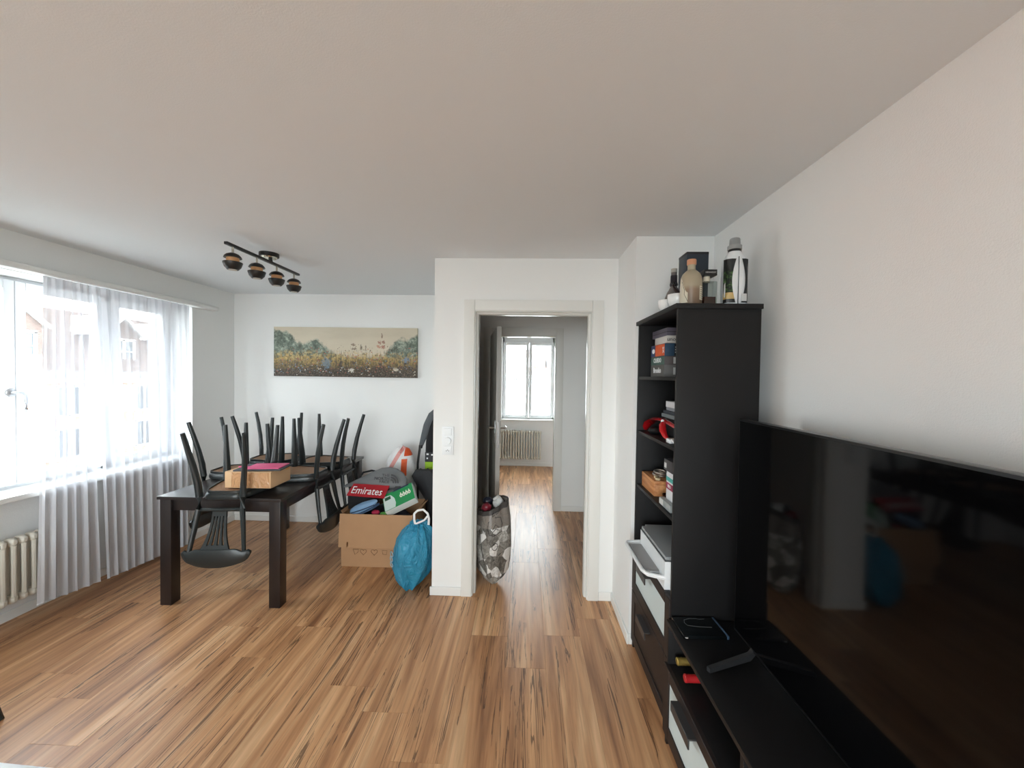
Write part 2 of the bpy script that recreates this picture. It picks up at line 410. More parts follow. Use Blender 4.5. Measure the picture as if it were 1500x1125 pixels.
box(bm, FX0, FX1, WY0, WY0+0.05, WZ0, WZ1); box(bm, FX0, FX1, WY1-0.05, WY1, WZ0, WZ1); box(bm, FX0, FX1, WY0, WY1, WZ0, WZ0+0.05); box(bm, FX0, FX1, WY0, WY1, WZ1-0.05, WZ1)
box(bm, FX0, FX1, 2.985, 3.065, WZ0, WZ1)
bev(bm, 0.004, 1); part('window_frame', bm, PVC, w1)
for (a, b_) in ((1.87, 2.448), (2.452, 2.995), (3.055, 3.545)):
    sw = sash(w1, a, b_, 0.83, 2.14, -3.335, fw=0.055)
    if a == 1.87:
        bm = bmesh.new(); lathe(bm, [(0.0, 0), (0.027, 0), (0.027, 0.006), (0.022, 0.012), (0.012, 0.016), (0.012, 0.045), (0, 0.045)], 16)
        bmesh.ops.rotate(bm, verts=bm.verts[:], cent=(0, 0, 0), matrix=Matrix.Rotation(PI/2, 3, 'Y')); bmesh.ops.translate(bm, verts=bm.verts[:], vec=(-3.28, 2.425, 1.425))
        tube(bm, [(-3.243, 2.425, 1.425), (-3.238, 2.452, 1.425), (-3.236, 2.468, 1.41), (-3.236, 2.473, 1.36), (-3.236, 2.469, 1.315), (-3.236, 2.462, 1.295)], [0.009, 0.010, 0.010, 0.010, 0.009, 0.007], 8)
        part('handle', bm, mat('satin_handle', S(165, 166, 168), 0.4, metal=0.8), sw, label='silver lever handle')
bm = bmesh.new(); box(bm, -3.315, -3.074, WY0+0.001, WY1-0.001, 0.775, 0.808); bev(bm, 0.005, 2); part('window_sill', bm, TRIM, w1)
w2 = sthing('window_2')
bm = bmesh.new(); a0, a1, c0, c1 = -0.42, 0.50, 0.80, 2.262; fy = FY+0.14
box(bm, a0, a0+0.03, fy, fy+0.07, c0, c1); box(bm, a1-0.03, a1, fy, fy+0.07, c0, c1); box(bm, a0, a1, fy, fy+0.07, c0, c0+0.04); box(bm, a0, a1, fy, fy+0.07, c1-0.10, c1)
bev(bm, 0.004, 1); part('window_frame', bm, PVC, w2)
for (a, b_) in ((-0.405, 0.048), (0.052, 0.485)):
    sw = sash(w2, a, b_, 0.83, 2.17, fy-0.02, fw=0.052, axis='x')
bm = bmesh.new(); tube(bm, [(0.05, fy-0.03, 1.50), (0.05, fy-0.06, 1.50), (0.05, fy-0.062, 1.48), (0.05, fy-0.062, 1.38)], 0.009, 8); lathe(bm, [(0, -0.03), (0.014, -0.03), (0.014, 0.03), (0, 0.03)], 10, (0.05, fy-0.026, 1.5)); part('handle', bm, WHITEP, sw)
part('window_sill', rbox(a0, a1, FY-0.04, fy, 0.79, 0.815, 0.004), TRIM, w2)
w3 = sthing('window_3')
rx = YREAR-0.10; rm = (RW0+RW1)/2
bm = bmesh.new()
for y0, y1, z0, z1 in ((RW0, RW0+0.08, 0.3, 2.2), (RW1-0.08, RW1, 0.3, 2.2), (rm-0.06, rm+0.06, 0.3, 2.2), (RW0, RW1, 0.3, 0.38), (RW0, RW1, 2.12, 2.2)): box(bm, y0, y1, rx, rx+0.06, z0, z1)
bev(bm, 0.004, 1); part('window_frame', bm, PVC, w3)
for y0, y1 in ((RW0+0.06, rm-0.05), (rm+0.05, RW1-0.06)): bm = bmesh.new(); box(bm, y0, y1, rx+0.025, rx+0.031, 0.36, 2.14); part('pane', bm, GLASS, w3)

# ------------------------------------------------------------------ radiators
def radiator(label, loc, n, pitch, z0, z1, rot, depth=0.045):
    t = thing('radiator', label, 'radiator', loc, (0, 0, rot))
    # local: sections along +x, depth along y, front is -y
    bm = bmesh.new()
    for yy in (-depth/2, depth/2):
        pts = [(0, yy, z0+0.02), (0, yy, z0+0.05), (0, yy, (z0+z1)/2), (0, yy, z1-0.05), (0, yy, z1-0.02)]
        tube(bm, pts, [0.014, 0.0125, 0.0125, 0.0125, 0.014], 8)
    for zz in (z0, z1):
        lathe(bm, [(0.0, -0.026), (0.016, -0.024), (0.025, -0.012), (0.026, 0), (0.025, 0.012), (0.016, 0.024), (0, 0.026)], 10, (0, 0, zz), sy=(depth/2+0.016)/0.026, sx=pitch/0.052)
    me = mesh_from(bm, 'column'); me.materials.append(RAD)
    for i in range(n):
        o = bpy.data.objects.new('column', me); COL.objects.link(o); o.parent = t; o.location = (i*pitch, 0, 0)
    for x_ in (pitch*1.5, pitch*(n-2.5)): part('bracket', tube(bmesh.new(), [(x_, 0, z1-0.10), (x_, 0.075, z1-0.10)], 0.008, 8), RAD, t, local=True)
    return t
radiator('cream column radiator in the niche under the large curtained window', (-3.135, 1.90, 0), 13, 0.0505, 0.165, 0.515, PI/2)
radiator('cream column radiator under the small window beyond the hall door', (-0.56, FY-0.065, 0), 19, 0.0455, 0.155, 0.605, 0, 0.04)

# ------------------------------------------------------------------ curtains
def curtain(label, y0t, y1t, y0b, y1b, folds, amp, zb0, zb1, x, seed, pinch=0.0):
    rnd = random.Random(seed); bm = bmesh.new(); NU, NV = folds*12, 44; grid = []
    ph = [rnd.uniform(-0.5, 0.5) for _ in range(folds+2)]; am = [rnd.uniform(0.55, 1.3) for _ in range(folds+2)]
    for j in range(NV+1):
        v = j/NV; row = []
        for i in range(NU+1):
            u = i/NU; k = u*folds; ki = int(k); fr = k-ki; a_ = am[ki]*(1-fr)+am[ki+1]*fr; p_ = ph[ki]*(1-fr)+ph[ki+1]*fr
            spread = v**0.8
            y = (y0t+(y1t-y0t)*u)*(1-spread)+(y0b+(y1b-y0b)*u)*spread
            A = amp*a_*(0.35+0.65*min(1, v*3))
            ang_ = 2*PI*(k+p_*0.6*v)
            dx = A*math.sin(ang_)+0.35*A*math.sin(2.3*ang_+seed); dy = 0.45*A*math.cos(ang_)*math.sin(PI*min(1, v*4)/2)
            zb = zb0+(zb1-zb0)*u + 0.006*math.sin(ang_)
            z = 2.163*(1-v)+zb*v
            row.append(bm.verts.new((x+dx, y+dy, z)))
        grid.append(row)
    for j in range(NV):
        for i in range(NU): bm.faces.new([grid[j][i], grid[j][i+1], grid[j+1][i+1], grid[j+1][i]])
    t = thing('curtain', label, 'curtain', (x, (y0b+y1b)/2, 0), group='sheer window curtains')
    hem = bmesh.new()
    for zz, row in ((0, grid[-1]),):
        tube(hem, [v.co.copy() for v in row[::2]], 0.0035, 5)
    top = bmesh.new(); g2 = []
    for j in (0, 1):
        g2.append([top.verts.new((v.co.x-0.004, v.co.y, 2.165-0.055*j)) for v in grid[0]])
    for i in range(NU): top.faces.new([g2[0][i], g2[0][i+1], g2[1][i+1], g2[1][i]])
    part('fabric', bm, SHEER, t); part('hem', hem, SHEER, t); part('heading_tape', top, SHEER, t)
    return t
curtain('gathered grey-white sheer curtain panel beside the uncovered window sash with handle', 2.41, 2.685, 2.36, 2.745, 6, 0.020, 0.10, 0.060, -3.036, 3)
curtain('wide white sheer curtain panel ending at the blank corner wall', 2.692, 3.49, 2.765, 3.52, 11, 0.021, 0.055, 0.012, -3.036, 5)

# ------------------------------------------------------------------ dining table
TROT = math.radians(0.8); TX, TY = -2.45, 2.555
tb = thing('dining_table', 'dark brown wooden dining table carrying upturned chairs', 'table', (TX, TY, 0), (0, 0, TROT))
TWD, TLN, TH = 0.84, 1.40, 0.74
part('tabletop', rbox(0, TWD, 0, TLN, TH-0.022, TH, 0.003), TABLEM, tb, local=True)
for (x0, y0) in ((0.012, 0.012), (TWD-0.087, 0.012), (0.012, TLN-0.087), (TWD-0.087, TLN-0.087)):
    part('leg', rbox(x0, x0+0.075, y0, y0+0.075, 0, TH-0.022, 0.003), TABLEM, tb, local=True)
for b_ in ((0.087, TWD-0.087, 0.03, 0.05), (0.087, TWD-0.087, TLN-0.05, TLN-0.03), (0.03, 0.05, 0.087, TLN-0.087), (TWD-0.05, TWD-0.03, 0.087, TLN-0.087)):
    part('apron', rbox(b_[0], b_[1], b_[2], b_[3], TH-0.10, TH-0.022, 0.002), TABLEM, tb, local=True)

# ------------------------------------------------------------------ chairs
RAWWOOD = mat('raw_underside_wood', S(134, 100, 72), 0.6, vary=(14, 0.15))
SEAT_Z = 0.45
def seat_outline(s=1.0, n=36):
    pts = []
    for k in range(n):
        a = 2*PI*k/n; c, sn = math.cos(a), math.sin(a)
        ex = 0.42
        x = 0.205*math.copysign(abs(c)**ex, c); y = 0.19*math.copysign(abs(sn)**ex, sn)
        x *= 1.0 - 0.38*(1-(y+0.20)/0.40)          # narrower at the back
        if y > 0: y += 0.03*(1-(x/0.205)**2)        # bowed front
        pts.append((x*s, y*s+0.03))
    return pts
def make_chair(label, group=None):
    t = thing('dining_chair', label, 'chair', group=group)
    bm = bmesh.new(); rings = []
    for (s, z) in ((0.0, SEAT_Z-0.004), (0.80, SEAT_Z-0.004), (0.94, SEAT_Z), (0.99, SEAT_Z-0.006), (1.0, SEAT_Z-0.020), (0.985, SEAT_Z-0.036), (0.955, SEAT_Z-0.044)):
        rings.append([bm.verts.new((0, 0.03, z))] if s == 0 else [bm.verts.new((x, y, z)) for x, y in seat_outline(s)])
    n = 36
    for A, B in zip(rings, rings[1:]):
        for k in range(n):
            if len(A) == 1: bm.faces.new([A[0], B[k], B[(k+1) % n]])
            else: bm.faces.new([A[k], A[(k+1) % n], B[(k+1) % n], B[k]])
    bm.faces.new(rings[-1])
    st = part('seat', bm, CHAIRP, t, local=True)
    bm = bmesh.new(); prism(bm, seat_outline(0.90), 'z', SEAT_Z-0.052, SEAT_Z-0.043); part('underside', bm, RAWWOOD, st, local=True, label='raw brown wooden underside')
    bm = bmesh.new(); o1, o2 = seat_outline(0.955), seat_outline(0.90); nn = len(o1)
    A = [bm.verts.new((*p, SEAT_Z-0.043)) for p in o1]; B = [bm.verts.new((*p, SEAT_Z-0.060)) for p in o1]; C = [bm.verts.new((*p, SEAT_Z-0.060)) for p in o2]; D = [bm.verts.new((*p, SEAT_Z-0.043)) for p in o2]
    for k in range(nn):
        q = (k+1) % nn
        bm.faces.new([A[k], A[q], B[q], B[k]]); bm.faces.new([B[k], B[q], C[q], C[k]]); bm.faces.new([C[k], C[q], D[q], D[k]])
    part('seat_rim', bm, CHAIRP, st, local=True)
    for s in (-1, 1):
        # rear leg running on into the back post
        pts = [(0.182, -0.240, 0.0), (0.172, -0.213, 0.10), (0.156, -0.186, 0.22), (0.141, -0.169, 0.33), (0.132, -0.163, 0.42), (0.133, -0.167, 0.50), (0.149, -0.187, 0.63), (0.166, -0.212, 0.765)]
        bm = bmesh.new(); tube(bm, [(s*x, y, z) for x, y, z in pts], [0.0125, 0.0145, 0.0165, 0.0185, 0.0190, 0.0165, 0.0140, 0.0115], 10, 1.15); part('rear_leg', bm, CHAIRP, t, local=True)
        pts = [(0.182, 0.185, 0.0), (0.175, 0.180, 0.12), (0.166, 0.172, 0.25), (0.158, 0.165, 0.36), (0.156, 0.163, 0.415)]
        bm = bmesh.new(); tube(bm, [(s*x, y, z) for x, y, z in pts], [0.0125, 0.017, 0.0225, 0.026, 0.026], 10); part('front_leg', bm, CHAIRP, t, local=True)
    bm = bmesh.new(); tube(bm, [(-0.133, -0.166, 0.505), (0, -0.174, 0.505), (0.133, -0.166, 0.505)], 0.012, 8); part('back_rail', bm, CHAIRP, t, local=True)
    # crest: bowed board with rounded ears
    bm = bmesh.new(); rows = []; N = 28
    for i in range(N+1):
        u = -1+2*i/N; x = 0.206*u; yb = -0.210-0.030*(1-u*u)
        top = 0.852-0.042*abs(u)**2.2; bot = 0.738+0.020*math.exp(-((abs(u)-0.80)/0.13)**2)-0.012*max(0, abs(u)-0.88)/0.12
        mid = (top+bot)/2; hh = (top-bot)/2
        if abs(u) > 0.82: hh *= math.sqrt(max(0.02, 1-((abs(u)-0.82)/0.185)**2))
        rows.append([bm.verts.new((x, yb+0.011*cy*math.copysign(1, 1), mid+hh*cz)) for cy, cz in ((-1, -0.75), (-0.5, -1), (0.5, -1), (1, -0.75), (1, 0.75), (0.5, 1), (-0.5, 1), (-1, 0.75))])
    for A, B in zip(rows, rows[1:]):
        for k in range(8): bm.faces.new([A[k], A[(k+1) % 8], B[(k+1) % 8], B[k]])
    bm.faces.new(rows[0]); bm.faces.new(rows[-1][::-1]); part('crest_rail', bm, CHAIRP, t, local=True)
    # splat: flaring board cut by four slots
    bm = bmesh.new(); Z0, Z1 = 0.508, 0.755; NZ = 12
    def half(v): return 0.043+0.010*v+0.042*v**3
    def ysp(v): return -0.174-0.060*max(v, 0)**1.3
    edges = [-1, -0.72, -0.52, -0.36, -0.20, -0.08, 0.08, 0.20, 0.36, 0.52, 0.72, 1]
    cols = [(-1, -0.70), (-0.54, -0.30), (-0.13, 0.13), (0.30, 0.54), (0.70, 1)]
    def strip(ua, ub, v0, v1):
        rr = []
        for j in range(NZ+1):
            v = v0+(v1-v0)*j/NZ; h_ = half(v); y = ysp(v); z = Z0+(Z1-Z0)*v
            rr.append([bm.verts.new((h_*ua, y-0.006, z)), bm.verts.new((h_*ub, y-0.006, z)), bm.verts.new((h_*ub, y+0.006, z)), bm.verts.new((h_*ua, y+0.006, z))])
        for A, B in zip(rr, rr[1:]):
            for k in range(4): bm.faces.new([A[k], A[(k+1) % 4], B[(k+1) % 4], B[k]])
        bm.faces.new(rr[0]); bm.faces.new(rr[-1][::-1])
    strip(-1, 1, -0.02, 0.14); strip(-1, 1, 0.84, 1.05)
    for a, b_ in cols: strip(a, b_, 0.13, 0.85)
    part('splat', bm, CHAIRP, t, local=True)
    return t
def copy_tree(o, parent=None):
    c = o.copy(); COL.objects.link(c)
    if parent: c.parent = parent
    for ch in o.children: copy_tree(ch, c)
    return c
chair0 = make_chair('dark painted chair upturned on the table end, a cardboard box on its seat', 'dining chairs')
def place(o, x, y, phi, tilt=0.0, z=None):
    o.location = (x, y, TH+SEAT_Z+0.0005 if z is None else z)
    o.rotation_mode = 'QUATERNION'
    o.rotation_quaternion = (Matrix.Rotation(phi, 4, 'Z') @ Matrix.Rotation(PI+tilt, 4, 'X')).to_quaternion()
place(chair0, -1.982, 2.662, PI+0.12)
for (x, y, phi, lab) in ((-2.330, 3.130, PI/2+0.08, 'dark painted chair upturned on the window side of the table, next to the boxed one'),
                         (-2.338, 3.590, PI/2+0.10, 'dark painted chair upturned on the window side of the table, next to the back wall'),
                         (-1.762, 3.115, -PI/2+0.03, 'dark painted chair upturned with its back hanging beside the open cardboard box'),
                         (-1.768, 3.541, -PI/2+0.04, 'dark painted chair upturned on the bag side of the table, next to the back wall')):
    c = copy_tree(chair0); c['label'] = lab; place(c, x, y, phi)
c = copy_tree(chair0); c['label'] = 'dark painted chair standing upright on the floor, mostly out of view'
c.rotation_mode = 'XYZ'; c.rotation_euler = (0, 0, 1.6); c.location = (-2.572, 1.487, 0)

# box with foil tape and pink sleeve on the upturned chair
ZU = TH + 0.062
KRAFT = mat('kraft_box', S(206, 168, 128), 0.75, vary=(10, 0.08))
bx0 = thing('parcel_box', 'small brown parcel box with shiny tape on the upturned chair seat', 'box', (-1.85, 2.70, ZU), (0, 0, 0.02))
part('carton', rbox(-0.155, 0.155, -0.115, 0.115, 0, 0.108, 0.002), KRAFT, bx0, local=True)
b = NB('crinkled_tape'); b.p.inputs['Base Color'].default_value = S(196, 150, 108); b.p.inputs['Roughness'].default_value = 0.12
b.bump(b.noise(b.mapping(b.tc.outputs['Object'], (22, 22, 9)), 1.0, 3, 0.6, 1.2), 1.0, 0.02)
part('tape', rbox(-0.11, 0.145, -0.1165, -0.1148, 0.004, 0.104, 0), MATS['crinkled_tape'], bx0, local=True)
part('tape', rbox(0.115, 0.1565, 0.06, 0.10, 0.085, 0.109, 0), mat('orange_tape', S(214, 150, 60), 0.3), bx0, local=True)
sl = thing('laptop_sleeve', 'dark grey folder with a pink cover on the parcel box', 'folder', (-1.80, 2.705, ZU+0.1105), (0.008, -0.012, 0.10))
part('cover', rbox(-0.165, 0.145, -0.10, 0.080, 0.000, 0.010, 0.003), mat('grey_felt', S(70, 72, 78), 0.8), sl, local=True)
part('pink_panel', rbox(-0.10, 0.125, -0.085, 0.066, 0.010, 0.017, 0.002), mat('pink_cover', S(224, 96, 140), 0.6), sl, local=True)
bm = bmesh.new(); tube(bm, [(-0.10, -0.02, 0.012), (-0.14, -0.03, 0.016), (-0.17, -0.02, 0.013), (-0.16, 0.0, 0.012)], 0.005, 6); part('strap', bm, MATS['pink_cover'], sl, local=True)

# ------------------------------------------------------------------ painting
def painting_material():
    b = NB('meadow_painting'); P_ = b.tc.outputs['Object']; s = b.sep(P_)
    u = b.math('ADD', b.math('DIVIDE', s[0], 1.505), 0.5); v = b.math('ADD', b.math('DIVIDE', s[2], 0.515), 0.5)
    n1 = b.noise(P_, 9, 5, 0.6); n2 = b.noise(P_, 30, 4, 0.6); n3 = b.noise(b.mapping(P_, (70, 1, 22)), 1, 3)
    sky = b.mix(b.noise(b.mapping(P_, (2.5, 1, 9)), 1, 3), S(196, 184, 162), S(224, 214, 192))
    th = b.sep(b.ramp(u, [(0.0, (0.98,)*3), (0.08, (0.92,)*3), (0.18, (0.74,)*3), (0.22, (0.70,)*3), (0.28, (0.80,)*3), (0.34, (0.68,)*3), (0.42, (0.52,)*3), (0.50, (0.42,)*3), (0.76, (0.42,)*3), (0.82, (0.66,)*3), (0.89, (0.84,)*3), (0.94, (0.78,)*3), (1.0, (0.90,)*3)]))[0]
    th = b.math('ADD', th, b.math('ADD', b.math('MULTIPLY', b.math('SUBTRACT', n1, 0.5), 0.30), b.math('MULTIPLY', b.math('SUBTRACT', n2, 0.5), 0.16)))
    tree = b.math('MULTIPLY', b.math('SUBTRACT', th, v), 14, clamp=True)
    treec = b.ramp(b.math('ADD', b.math('MULTIPLY', b.noise(P_, 42, 4, 0.7), 0.6), b.math('MULTIPLY', b.noise(P_, 14, 3), 0.4)), [(0.36, S(36, 52, 44)), (0.50, S(92, 110, 98)), (0.64, S(172, 182, 164))])
    c = b.mix(b.math('MULTIPLY', tree, 0.92), sky, treec)
    fieldh = b.math('ADD', 0.53, b.math('MULTIPLY', b.math('SUBTRACT', n2, 0.5), 0.40))
    fieldh = b.math('SUBTRACT', fieldh, b.math('MULTIPLY', b.math('ABSOLUTE', b.math('SUBTRACT', u, 0.15)), 0.06))
    fld = b.math('MULTIPLY', b.math('SUBTRACT', fieldh, v), 7, clamp=True)
    fc = b.ramp(b.math('ADD', b.math('ADD', b.math('MULTIPLY', n2, 0.5), b.math('MULTIPLY', n3, 0.25)), b.math('MULTIPLY', n1, 0.25)), [(0.38, S(56, 56, 40)), (0.45, S(122, 106, 64)), (0.51, S(186, 154, 90)), (0.56, S(222, 196, 134)), (0.63, S(96, 98, 66))])
    c = b.mix(fld, c, fc)
    dk = b.math('MULTIPLY', b.math('SUBTRACT', b.math('ADD', 0.37, b.math('ADD', b.math('MULTIPLY', b.math('SUBTRACT', n2, 0.5), 0.9), b.math('MULTIPLY', b.math('SUBTRACT', n1, 0.5), 0.5))), v), 5, clamp=True)
    c = b.mix(b.math('MULTIPLY', dk, 0.95), c, b.ramp(b.noise(P_, 60, 4, 0.7), [(0.38, S(14, 13, 15)), (0.52, S(62, 54, 50)), (0.68, S(136, 118, 104))]))
    for (sc, thr, col, lo, hi, seed) in ((26, 0.16, S(222, 214, 198), 0.02, 0.26, 0), (30, 0.17, S(122, 146, 164), 0.06, 0.36, 7), (34, 0.15, S(96, 62, 46), 0.35, 0.66, 13), (28, 0.15, S(176, 96, 80), 0.05, 0.6, 21), (40, 0.15, S(206, 158, 84), 0.15, 0.5, 33)):
        mp = b.mapping(P_, (1, 0, 1.25), (seed*0.37, 0, seed*0.11)); d = b.voro(mp, sc); on = b.math('LESS_THAN', d, thr)
        d = b.math('ADD', d, b.math('MULTIPLY', b.math('SUBTRACT', b.noise(P_, 120, 2), 0.5), 0.35)); on = b.math('LESS_THAN', d, thr+0.04); gate = b.math('GREATER_THAN', b.noise(mp, 7, 2), 0.47)
        rng = b.math('MULTIPLY', b.math('GREATER_THAN', v, lo), b.math('LESS_THAN', v, hi))
        c = b.mix(b.math('MULTIPLY', b.math('MULTIPLY', on, gate), b.math('MULTIPLY', rng, 0.85)), c, col)
    stem = b.math('MULTIPLY', b.math('LESS_THAN', b.math('ABSOLUTE', b.math('SUBTRACT', b.noise(b.mapping(P_, (34, 1, 4)), 1, 3, 0.5, 0.6), 0.5)), 0.014), b.math('MULTIPLY', b.math('LESS_THAN', v, 0.55), b.math('GREATER_THAN', u, 0.4)))
    c = b.mix(b.math('MULTIPLY', stem, 0.6), c, S(70, 60, 48))
    # tall red-brown flower spike and its blossoms
    for (cu, cv, rx, rz, col) in ((0.757, 0.84, 0.006, 0.05, S(110, 74, 58)), (0.742, 0.70, 0.012, 0.04, S(150, 84, 66)), (0.768, 0.71, 0.012, 0.035, S(132, 70, 56)), (0.735, 0.62, 0.016, 0.035, S(190, 120, 96)), (0.765, 0.61, 0.014, 0.04, S(160, 84, 64)), (0.56, 0.65, 0.014, 0.025, S(116, 84, 66)), (0.565, 0.57, 0.02, 0.02, S(106, 80, 62)), (0.612, 0.60, 0.008, 0.05, S(98, 84, 66)), (0.645, 0.60, 0.004, 0.06, S(110, 96, 74)), (0.547, 0.14, 0.018, 0.045, S(236, 232, 222)), (0.855, 0.16, 0.018, 0.035, S(228, 220, 202)), (0.925, 0.36, 0.02, 0.06, S(112, 140, 168)), (0.37, 0.28, 0.032, 0.11, S(104, 132, 152))):
        e = b.math('ADD', b.math('POWER', b.math('DIVIDE', b.math('SUBTRACT', u, cu), rx), 2.0), b.math('POWER', b.math('DIVIDE', b.math('SUBTRACT', v, cv), rz), 2.0))
        e = b.math('ADD', e, b.math('MULTIPLY', b.math('SUBTRACT', b.noise(P_, 75, 3, 0.7), 0.48), 7.0))
        c = b.mix(b.math('MULTIPLY', b.math('LESS_THAN', e, 1.0), 0.72), c, col)
    b.L.new(c, b.p.inputs['Base Color']); b.p.inputs['Roughness'].default_value = 0.55
    b.bump(b.noise(P_, 400, 2), 0.25, 0.002)
    return b.m
pt = solo('painting', rbox(-2.638, -1.126, YB-0.032, YB-0.001, 1.540, 2.054, 0.003), painting_material(), 'wide canvas painting of a flower meadow under a pale sky', 'painting', (-1.882, YB-0.016, 1.797))

# ------------------------------------------------------------------ ceiling spot bar
BLK = mat('lamp_black', S(24, 23, 22), 0.4); WOODL = mat('lamp_wood', S(214, 160, 112), 0.5, vary=(20, 0.1)); NICK = mat('nickel', S(190, 184, 170), 0.25, metal=1.0)
lamp = thing('ceiling_lamp', 'black ceiling bar lamp with four split globe spots', 'lamp', (-1.775, 2.70, H))
bm = bmesh.new(); lathe(bm, [(0, 0), (0.062, 0), (0.062, -0.022), (0.056, -0.026), (0, -0.026)], 28, (-1.79, 2.715, H)); part('canopy', bm, BLK, lamp)
bm = bmesh.new(); lathe(bm, [(0, -0.026), (0.05, -0.026), (0.046, -0.034), (0, -0.034)], 28, (-1.79, 2.715, H)); part('canopy_ring', bm, NICK, lamp)
part('bar', rbox(-1.785, -1.763, 2.295, 3.045, H-0.072, H-0.056, 0.002), BLK, lamp)
bm = bmesh.new(); tube(bm, [(-1.782, 2.715, H-0.03), (-1.776, 2.715, H-0.06)], 0.012, 10); part('stem', bm, BLK, lamp)
for yy in (2.352, 2.567, 2.775, 2.985):
    cx, cz = -1.774, H-0.158
    sp = bmesh.new(); lathe(sp, [(0.0, -0.050), (0.030, -0.050), (0.044, -0.034), (0.052, -0.010), (0.052, -0.006), (0.0, -0.006)], 22, (cx, yy, cz)); s_ = part('spot', sp, BLK, lamp)
    bm = bmesh.new(); lathe(bm, [(0.0, 0.050), (0.016, 0.049), (0.034, 0.041), (0.044, 0.030), (0.048, 0.020), (0.0, 0.020)], 22, (cx, yy, cz)); part('cap', bm, BLK, s_)
    bm = bmesh.new(); lathe(bm, [(0.0, -0.008), (0.034, -0.008), (0.034, 0.022), (0.0, 0.022)], 18, (cx, yy, cz)); part('wood_core', bm, WOODL, s_)
    bm = bmesh.new(); lathe(bm, [(0.0, -0.0515), (0.022, -0.0515), (0.022, -0.048), (0.0, -0.048)], 16, (cx, yy, cz)); part('lens', bm, mat('frosted_lens', S(200, 190, 178), 0.5), s_)
    bm = bmesh.new(); tube(bm, [(cx, yy, cz+0.048), (cx, yy, cz+0.086)], 0.006, 8); part('swivel', bm, NICK, s_)

# ------------------------------------------------------------------ wall switch
sw = thing('wall_switch', 'white triple wall plate with rocker, dimmer knob and socket on pillar', 'switch', (-0.547, YD, 1.11))
part('plate', rbox(-0.590, -0.505, YD-0.010, YD, 1.010, 1.212, 0.003), WHITEP, sw)
part('rocker', rbox(-0.575, -0.520, YD-0.016, YD-0.009, 1.150, 1.200, 0.002), WHITEP, sw)
bm = bmesh.new(); lathe(bm, [(0, 0), (0.026, 0), (0.024, 0.018), (0, 0.019)], 20); bmesh.ops.rotate(bm, verts=bm.verts[:], cent=(0, 0, 0), matrix=Matrix.Rotation(PI/2, 3, 'X')); bmesh.ops.translate(bm, verts=bm.verts[:], vec=(-0.548, YD-0.010, 1.112)); part('dimmer_knob', bm, WHITEP, sw)
so = part('socket', rbox(-0.575, -0.520, YD-0.014, YD-0.009, 1.022, 1.074, 0.002), WHITEP, sw)
for k in (-1, 0, 1): part('socket_hole', rbox(-0.550+k*0.009, -0.545+k*0.009, YD-0.0146, YD-0.013, 1.043-abs(k)*0.006, 1.049-abs(k)*0.006, 0), INK, so)

# ------------------------------------------------------------------ tall shelf unit
TF, TBK, TN, TFAR = 0.6475, 0.9975, 1.738, 2.343
tw = thing('shelf_unit', 'tall black shelf unit with printer compartment and two drawers', 'shelf unit', (TF, TN, 0))
part('side_panel', rbox(TF, TBK, TN, TN+0.018, 0, 1.878, 0.0015), BLACKB, tw)
part('side_panel', rbox(TF, TBK, TFAR-0.018, TFAR, 0, 1.878, 0.0015), BLACKB, tw)
part('top_panel', rbox(TF-0.012, TBK+0.004, TN-0.008, TFAR+0.008, 1.878, 1.90, 0.002), BLACKB, tw)
part('back_panel', rbox(TBK-0.006, TBK-0.001, TN+0.016, TFAR-0.016, 0.03, 1.878, 0), BLACKB, tw)
SHELVES = (1.585, 1.275, 0.965, 0.612)
for z in SHELVES: part('shelf', rbox(TF+0.004, TBK-0.006, TN+0.018, TFAR-0.018, z-0.017, z, 0.0015), BLACKB, tw)
part('plinth', rbox(TF+0.012, TF+0.028, TN+0.018, TFAR-0.018, 0, 0.045, 0), BROWNF, tw)
HANDLE = mat('dark_grey_handle', S(58, 57, 58), 0.35)
def drawer(parent, x, y0, y1, z0, z1, glass, hy0, hy1):
    """front facing -X: frame of four rails round a recessed panel"""
    t = 0.018; fw = 0.058
    bm = bmesh.new(); box(bm, x-t, x, y0, y0+fw, z0, z1); box(bm, x-t, x, y1-fw, y1, z0, z1); box(bm, x-t, x, y0+fw, y1-fw, z0, z0+fw); box(bm, x-t, x, y0+fw, y1-fw, z1-fw*0.8, z1)
    bev(bm, 0.002, 1); d = part('drawer_front', bm, BROWNF, parent)
    part('glass_panel' if glass else 'panel', rbox(x-t+0.006, x-0.004, y0+fw-0.004, y1-fw+0.004, z0+fw-0.004, z1-fw*0.8+0.004, 0), FROST if glass else BROWNF, d, label='frosted glass panel' if glass else None)
    zz = z1-fw*0.8
    bm = bmesh.new(); box(bm, x-t-0.030, x-t-0.024, hy0, hy1, zz-0.030, zz+0.008); box(bm, x-t-0.026, x-t+0.001, hy0, hy1, zz+0.002, zz+0.008); bev(bm, 0.0012, 1); part('handle', bm, HANDLE, d)
    return d
drawer(tw, TF+0.010, TN+0.004, TFAR-0.004, 0.345, 0.611, True, 2.005, 2.165)
drawer(tw, TF+0.010, TN+0.004, TFAR-0.004, 0.045, 0.341, False, 1.99, 2.15)

